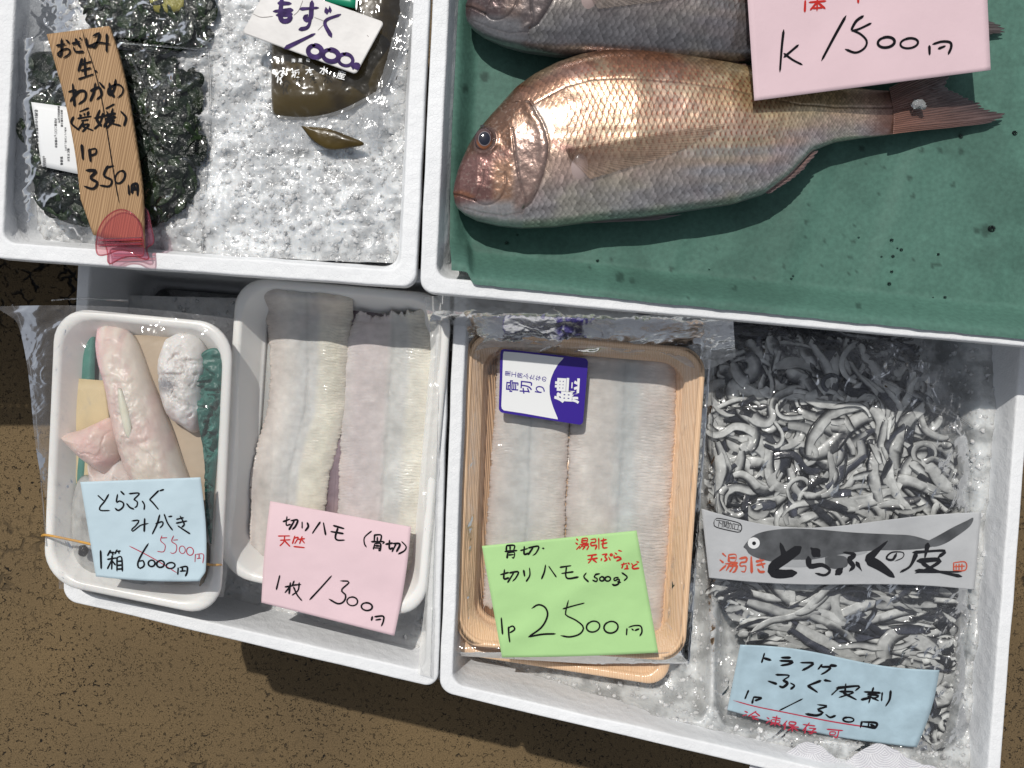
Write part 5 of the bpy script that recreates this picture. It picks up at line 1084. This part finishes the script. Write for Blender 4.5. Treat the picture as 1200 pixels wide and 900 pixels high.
# printed band
M_BANDW = mat('grey_print', (.50, .51, .52), .3, spec=.4, coat=.3, var=(25, .9, 1.06), bump=[('noise', 50, .4, .003)])
cK = Sheet([(822, 596), (1150, 600), (1142, 692), (831, 677)], [.3165, .3165, .3155, .3155], lambda u, v: .0022 * np.sin(u * 3.1) + .0009 * fbm(u * 5, v * 2, 8), top=lambda u: 18 * np.sin(u * 3.14) ** 1 + 6 * np.sin(u * 6.28), bot=lambda u: 3 * np.sin(u * 6))
cK.mesh('printed_band', M_BANDW, t, n=70, thick=.0002)
CR = (800, 600, 3)
M_GFISH = mat('dark_grey_print', (.075, .078, .082), .35, var=(60, .6, 1.6)); M_LGREY = mat('light_grey_print', (.36, .37, .38), .35)
patch('fish_print', cK, CR, [(222, 110), (250, 82), (300, 66), (380, 58), (480, 62), (600, 72), (720, 78), (800, 82), (860, 98), (900, 112), (850, 128), (760, 134), (660, 136), (560, 152), (470, 168), (380, 176), (300, 172), (240, 152), (222, 130), (212, 126)], M_GFISH, t, off=.0003)
patch('tail_print', cK, CR, [(862, 102), (900, 82), (950, 54), (1000, 30), (1022, 20), (1010, 50), (960, 88), (920, 112), (880, 122)], M_GFISH, t, off=.00034)
patch('belly_print', cK, CR, [(320, 168), (420, 172), (540, 152), (640, 138), (640, 146), (540, 170), (440, 192), (350, 190)], M_LGREY, t, off=.00042)
patch('patch_print', cK, CR, [(500, 160), (540, 152), (575, 160), (578, 190), (540, 200), (505, 190)], M_GFISH, t, off=.0005)
patch('eye_print', cK, CR, ell(250, 109, 21, 20, 0, n=13)[:-1], M_WHITE, t, off=.0005); patch('pupil_print', cK, CR, ell(251, 110, 7, 7, 0, n=13)[:-1], M_BLACK, t, off=.00058)
D_ = lambda w, *p: dict(w=w, p=list(p))
writing('brush_lettering', cK, CR, [D_(11, (345, 114), (362, 165)), D_(11, (412, 126), (365, 160), (322, 190), (318, 212), (350, 218), (396, 214)), D_(12, (455, 130), (478, 152)), D_(8, (442, 160), (448, 190), (490, 186), (518, 205), (500, 222), (470, 216)),
    D_(7, (568, 142), (604, 150), (582, 168)), D_(7, (582, 168), (600, 190), (588, 206)), D_(8, (540, 218), (560, 200)), D_(8, (612, 178), (628, 204)), D_(12, (716, 106), (690, 130), (648, 168)), D_(11, (650, 168), (690, 188), (740, 226)),
    D_(4.5, (752, 146), (738, 168), (716, 162), (735, 142), (775, 142), (774, 160), (748, 172)), D_(7, (812, 142), (920, 136), (900, 158)), D_(8, (822, 146), (800, 190), (768, 210)), D_(7, (862, 112), (852, 160)), D_(6, (826, 172), (905, 168), (870, 196), (820, 214)), D_(8, (840, 178), (890, 206), (978, 226)), D_(6, (820, 206), (900, 210), (978, 210))], 8, M_BLACK, t, off=.00065, vary=.9, seed=40)
M_ORED = mat('orange_red_print', (.56, .09, .04), .4)
writing('red_lettering', cK, CR, [[(140, 145), (152, 156)], [(131, 168), (143, 178)], [(130, 207), (152, 188)], [(162, 150), (162, 174)], [(162, 150), (187, 150), (184, 174), (162, 174)], [(163, 161), (185, 161)], [(150, 182), (193, 179)], [(166, 184), (153, 206)], [(166, 190), (190, 189), (184, 208), (176, 212)], [(178, 192), (166, 210)],
    [(200, 164), (224, 160), (222, 175), (204, 178), (203, 190), (222, 190), (218, 210), (206, 208)], [(241, 156), (243, 214)], [(258, 174), (286, 169)], [(260, 187), (290, 181)], [(271, 163), (284, 196)], [(264, 200), (272, 210), (288, 210)]], 2.6, M_ORED, t, off=.0006, vary=.8, seed=42)
printed('processing_print', cK, CR, [('下', 128, 40, 27, .12), ('関', 150, 44, 27, .14), ('加', 173, 49, 27, .16), ('工', 195, 54, 27, .18)], M_BLACK, t, off=.0005)
writing('oval_print', cK, CR, [[(112, 28), (126, 22), (196, 38), (208, 54), (202, 70), (188, 70), (120, 54), (110, 42), (112, 28)]], 1.3, M_BLACK, t, off=.0004)
writing('seal_print', cK, CR, [[(953, 178), (953, 206)], [(953, 178), (994, 176), (994, 204), (953, 206)], [(962, 184), (962, 202)], [(972, 182), (972, 204)], [(982, 182), (982, 202)], [(956, 192), (992, 190)]], 1.9, M_ORED, t, off=.0005)
film('band_film', [(826, 600), (1148, 606), (1142, 730), (836, 725)], lambda X, Y: .3225 + 0 * X, .0018, M_POUCH2, t, 231, n=150, freq=44, ang=.3)

# wet blue card
cE = Sheet([(867.5, 755.6), (1101, 785.3), (1074, 876), (852.4, 832)], [.3235, .3235, .316, .316], lambda u, v: .0012 * np.sin(u * 7 + 1) + .0006 * fbm(u * 6, v * 4, 7), top=lambda u: -3.5 * np.sin(u * 6.28) , bot=lambda u: 6 * np.sin(u * 3.14), right=lambda v: 4 * np.sin(v * 3.1))
CR = (840, 750, 4.444)
t = thing('price_card', 'wet blue price card reading 1300 yen on the bag of skin strips', 'price card', cE.pt(.5, .5), CARDS); cE.mesh('card', M_WETBLUE, t)
writing('black_writing', cE, CR, [[(248, 70), (234, 117)], [(244, 94), (282, 105)], [(336, 92), (384, 92)], [(328, 108), (394, 112), (376, 125), (334, 133)], [(436, 118), (502, 120), (480, 140), (446, 158)], [(548, 128), (528, 152)], [(545, 140), (592, 142), (570, 165), (544, 179)], [(590, 132), (624, 135)],
    [(308, 181), (377, 185), (345, 210)], [(345, 210), (368, 225), (345, 246), (326, 240)], [(268, 214), (312, 229)], [(384, 224), (404, 238), (385, 256)], [(542, 212), (474, 238)], [(474, 238), (524, 272)], [(560, 209), (594, 215)],
    [(624, 250), (740, 240), (722, 264)], [(636, 250), (598, 286)], [(672, 228), (668, 268)], [(640, 268), (714, 272), (638, 299)], [(658, 275), (727, 311)], [(768, 270), (852, 276)], [(816, 248), (792, 327)], [(785, 282), (842, 290), (820, 302), (785, 292)], [(800, 300), (753, 311)], [(808, 300), (842, 316)], [(862, 274), (858, 316)], [(906, 264), (900, 310), (880, 344)],
    [(165, 263), (147, 306)], [(192, 297), (184, 330)], [(192, 297), (234, 302), (200, 316)], [(446, 307), (328, 366)], [(525, 337), (577, 345), (525, 362), (552, 378), (520, 393), (463, 385)], [(568, 388), (590, 403), (618, 394)], ell(686, 415, 28, 12, .05), [(756, 424), (748, 456)], [(758, 426), (832, 433), (823, 462)], [(792, 430), (789, 448)], [(755, 448), (822, 458)], [(800, 440), (825, 450)]], 4.8, M_BLACK, t, seed=52, vary=.6)
writing('red_writing', cE, CR, [[(87, 315), (200, 346), (350, 376), (600, 425), (820, 459)], [(145, 371), (161, 378)], [(134, 395), (156, 388)], [(205, 371), (164, 397)], [(200, 376), (224, 396)], [(180, 396), (212, 398)], [(184, 405), (216, 415)], [(196, 398), (189, 413)],
    [(261, 404), (273, 411)], [(257, 433), (276, 420)], [(290, 402), (332, 410)], [(288, 414), (327, 420), (322, 433), (284, 428), (288, 414)], [(313, 394), (302, 446)], [(300, 432), (278, 441)], [(308, 432), (332, 446)], [(366, 421), (344, 446)], [(358, 436), (352, 467)], [(380, 425), (411, 430), (403, 443), (377, 438), (380, 425)], [(374, 448), (427, 455)], [(399, 442), (392, 477)], [(395, 455), (370, 471)], [(398, 455), (422, 473)],
    [(449, 440), (512, 448)], [(483, 431), (449, 471)], [(465, 458), (458, 486)], [(480, 459), (516, 462), (498, 471)], [(500, 470), (495, 486), (480, 485)], [(474, 475), (519, 480)], [(574, 465), (657, 472)], [(590, 478), (588, 493)], [(590, 478), (617, 480), (613, 493), (588, 493)], [(636, 472), (626, 506), (608, 503)]], 3.0, M_DRED, t, seed=53)

ZOFF = .006
# paper napkin with a wave pattern
def napkin():
    n = 420; s = Sheet([(880, 892), (1150, 900), (1160, 985), (865, 960)], 0)
    u, v = np.meshgrid(np.linspace(0, 1, n), np.linspace(0, 1, 200)); X, Y = s.px(u, v)
    Y = Y + (1 - v) * (-24 * np.exp(-((X - 948) / 30) ** 2) - 25 * np.exp(-((X - 1030) / 34) ** 2) + 7 * np.exp(-((X - 988) / 14) ** 2) + 2 * fbm(X / 9, 0 * X, 3, 2)) + (X > 1090) * (1 - v) * (X - 1090) * .15
    z = .338 + .014 * sstep(880, 940, Y) - .010 * np.exp(-((X - 995) / 20) ** 2) + .0022 * fbm(X / 26, Y / 26, 4, 3)
    ph = np.hypot((np.mod(X / 34 + .5 * np.mod(np.floor(Y / 17), 2), 1) - .5) * 34, np.mod(Y, 17) + 3) / 2.6 + 1.0 * fbm(X / 30, Y / 30, 2)
    ring = .5 + .5 * np.cos(ph * 6.28)
    col = mixc(np.ones(X.shape + (3,)) * np.array([.66, .66, .68]), [.42, .42, .46], sstep(.5, .95, ring) * .8)
    G = P(X, Y, z + .0009 * (1 - ring))
    o = grid('paper_napkin', G[::-1], mat('napkin', attr=True, rough=.8, spec=.2, bump=[('noise', 500, .3, .0005)]), None, col[::-1]); tag(o, 'white napkin embossed with wave rings, crumpled at the bottom edge of the right box', 'napkin')
napkin()

ZOFF = 0.0
# clear liner over the right box
def zlin(X, Y): return .366 - .030 * sstep(352, 378, Y) - .006 * np.sin(X / 55)
f_ = film('clear_liner', [(496, 350), (858, 362), (862, 420), (508, 400)], lambda X, Y: .372 + .012 * sstep(380, 360, Y - (X - 500) * .03) - .034 * sstep(366, 402, Y - (X - 500) * .03), .0060, M_LINER, None, 91, n=260, freq=24, ang=1.45, fold=.004,
          top=lambda u: -6 * np.sin(u * 8) - 2 + 10 * np.exp(-((u - .72) / .05) ** 2), bot=lambda u: 9 * np.sin(u * 9) + 6 * np.sin(u * 23))
tag(f_, 'wrinkled clear plastic liner along the top edge of the right lower box', 'plastic liner')
f_ = film('clear_liner', [(502, 372), (540, 392), (528, 800), (494, 790)], lambda X, Y: .3655 - .045 * sstep(516, 534, X + (Y - 372) * .03), .003, M_LINER, None, 93, n=200, freq=22, ang=.1, fold=.002, left=lambda v: 4 * np.sin(v * 11), right=lambda v: 3 * np.sin(v * 15))
tag(f_, 'wrinkled clear plastic liner hanging over the rim between the two lower boxes', 'plastic liner')
f_ = film('clear_bag', [(1040, 415), (1160, 440), (1165, 860), (1120, 870)], lambda X, Y: .308 + .004 * np.sin(Y / 50), .0045, M_BAG, None, 95, n=200, freq=18, ang=.3, fold=.003)
tag(f_, 'crumpled empty clear bag between the skin strips and the right wall of the box', 'plastic bag')
if _fo.name in C.objects: C.objects.unlink(_fo)
bpy.data.objects.remove(_fo)
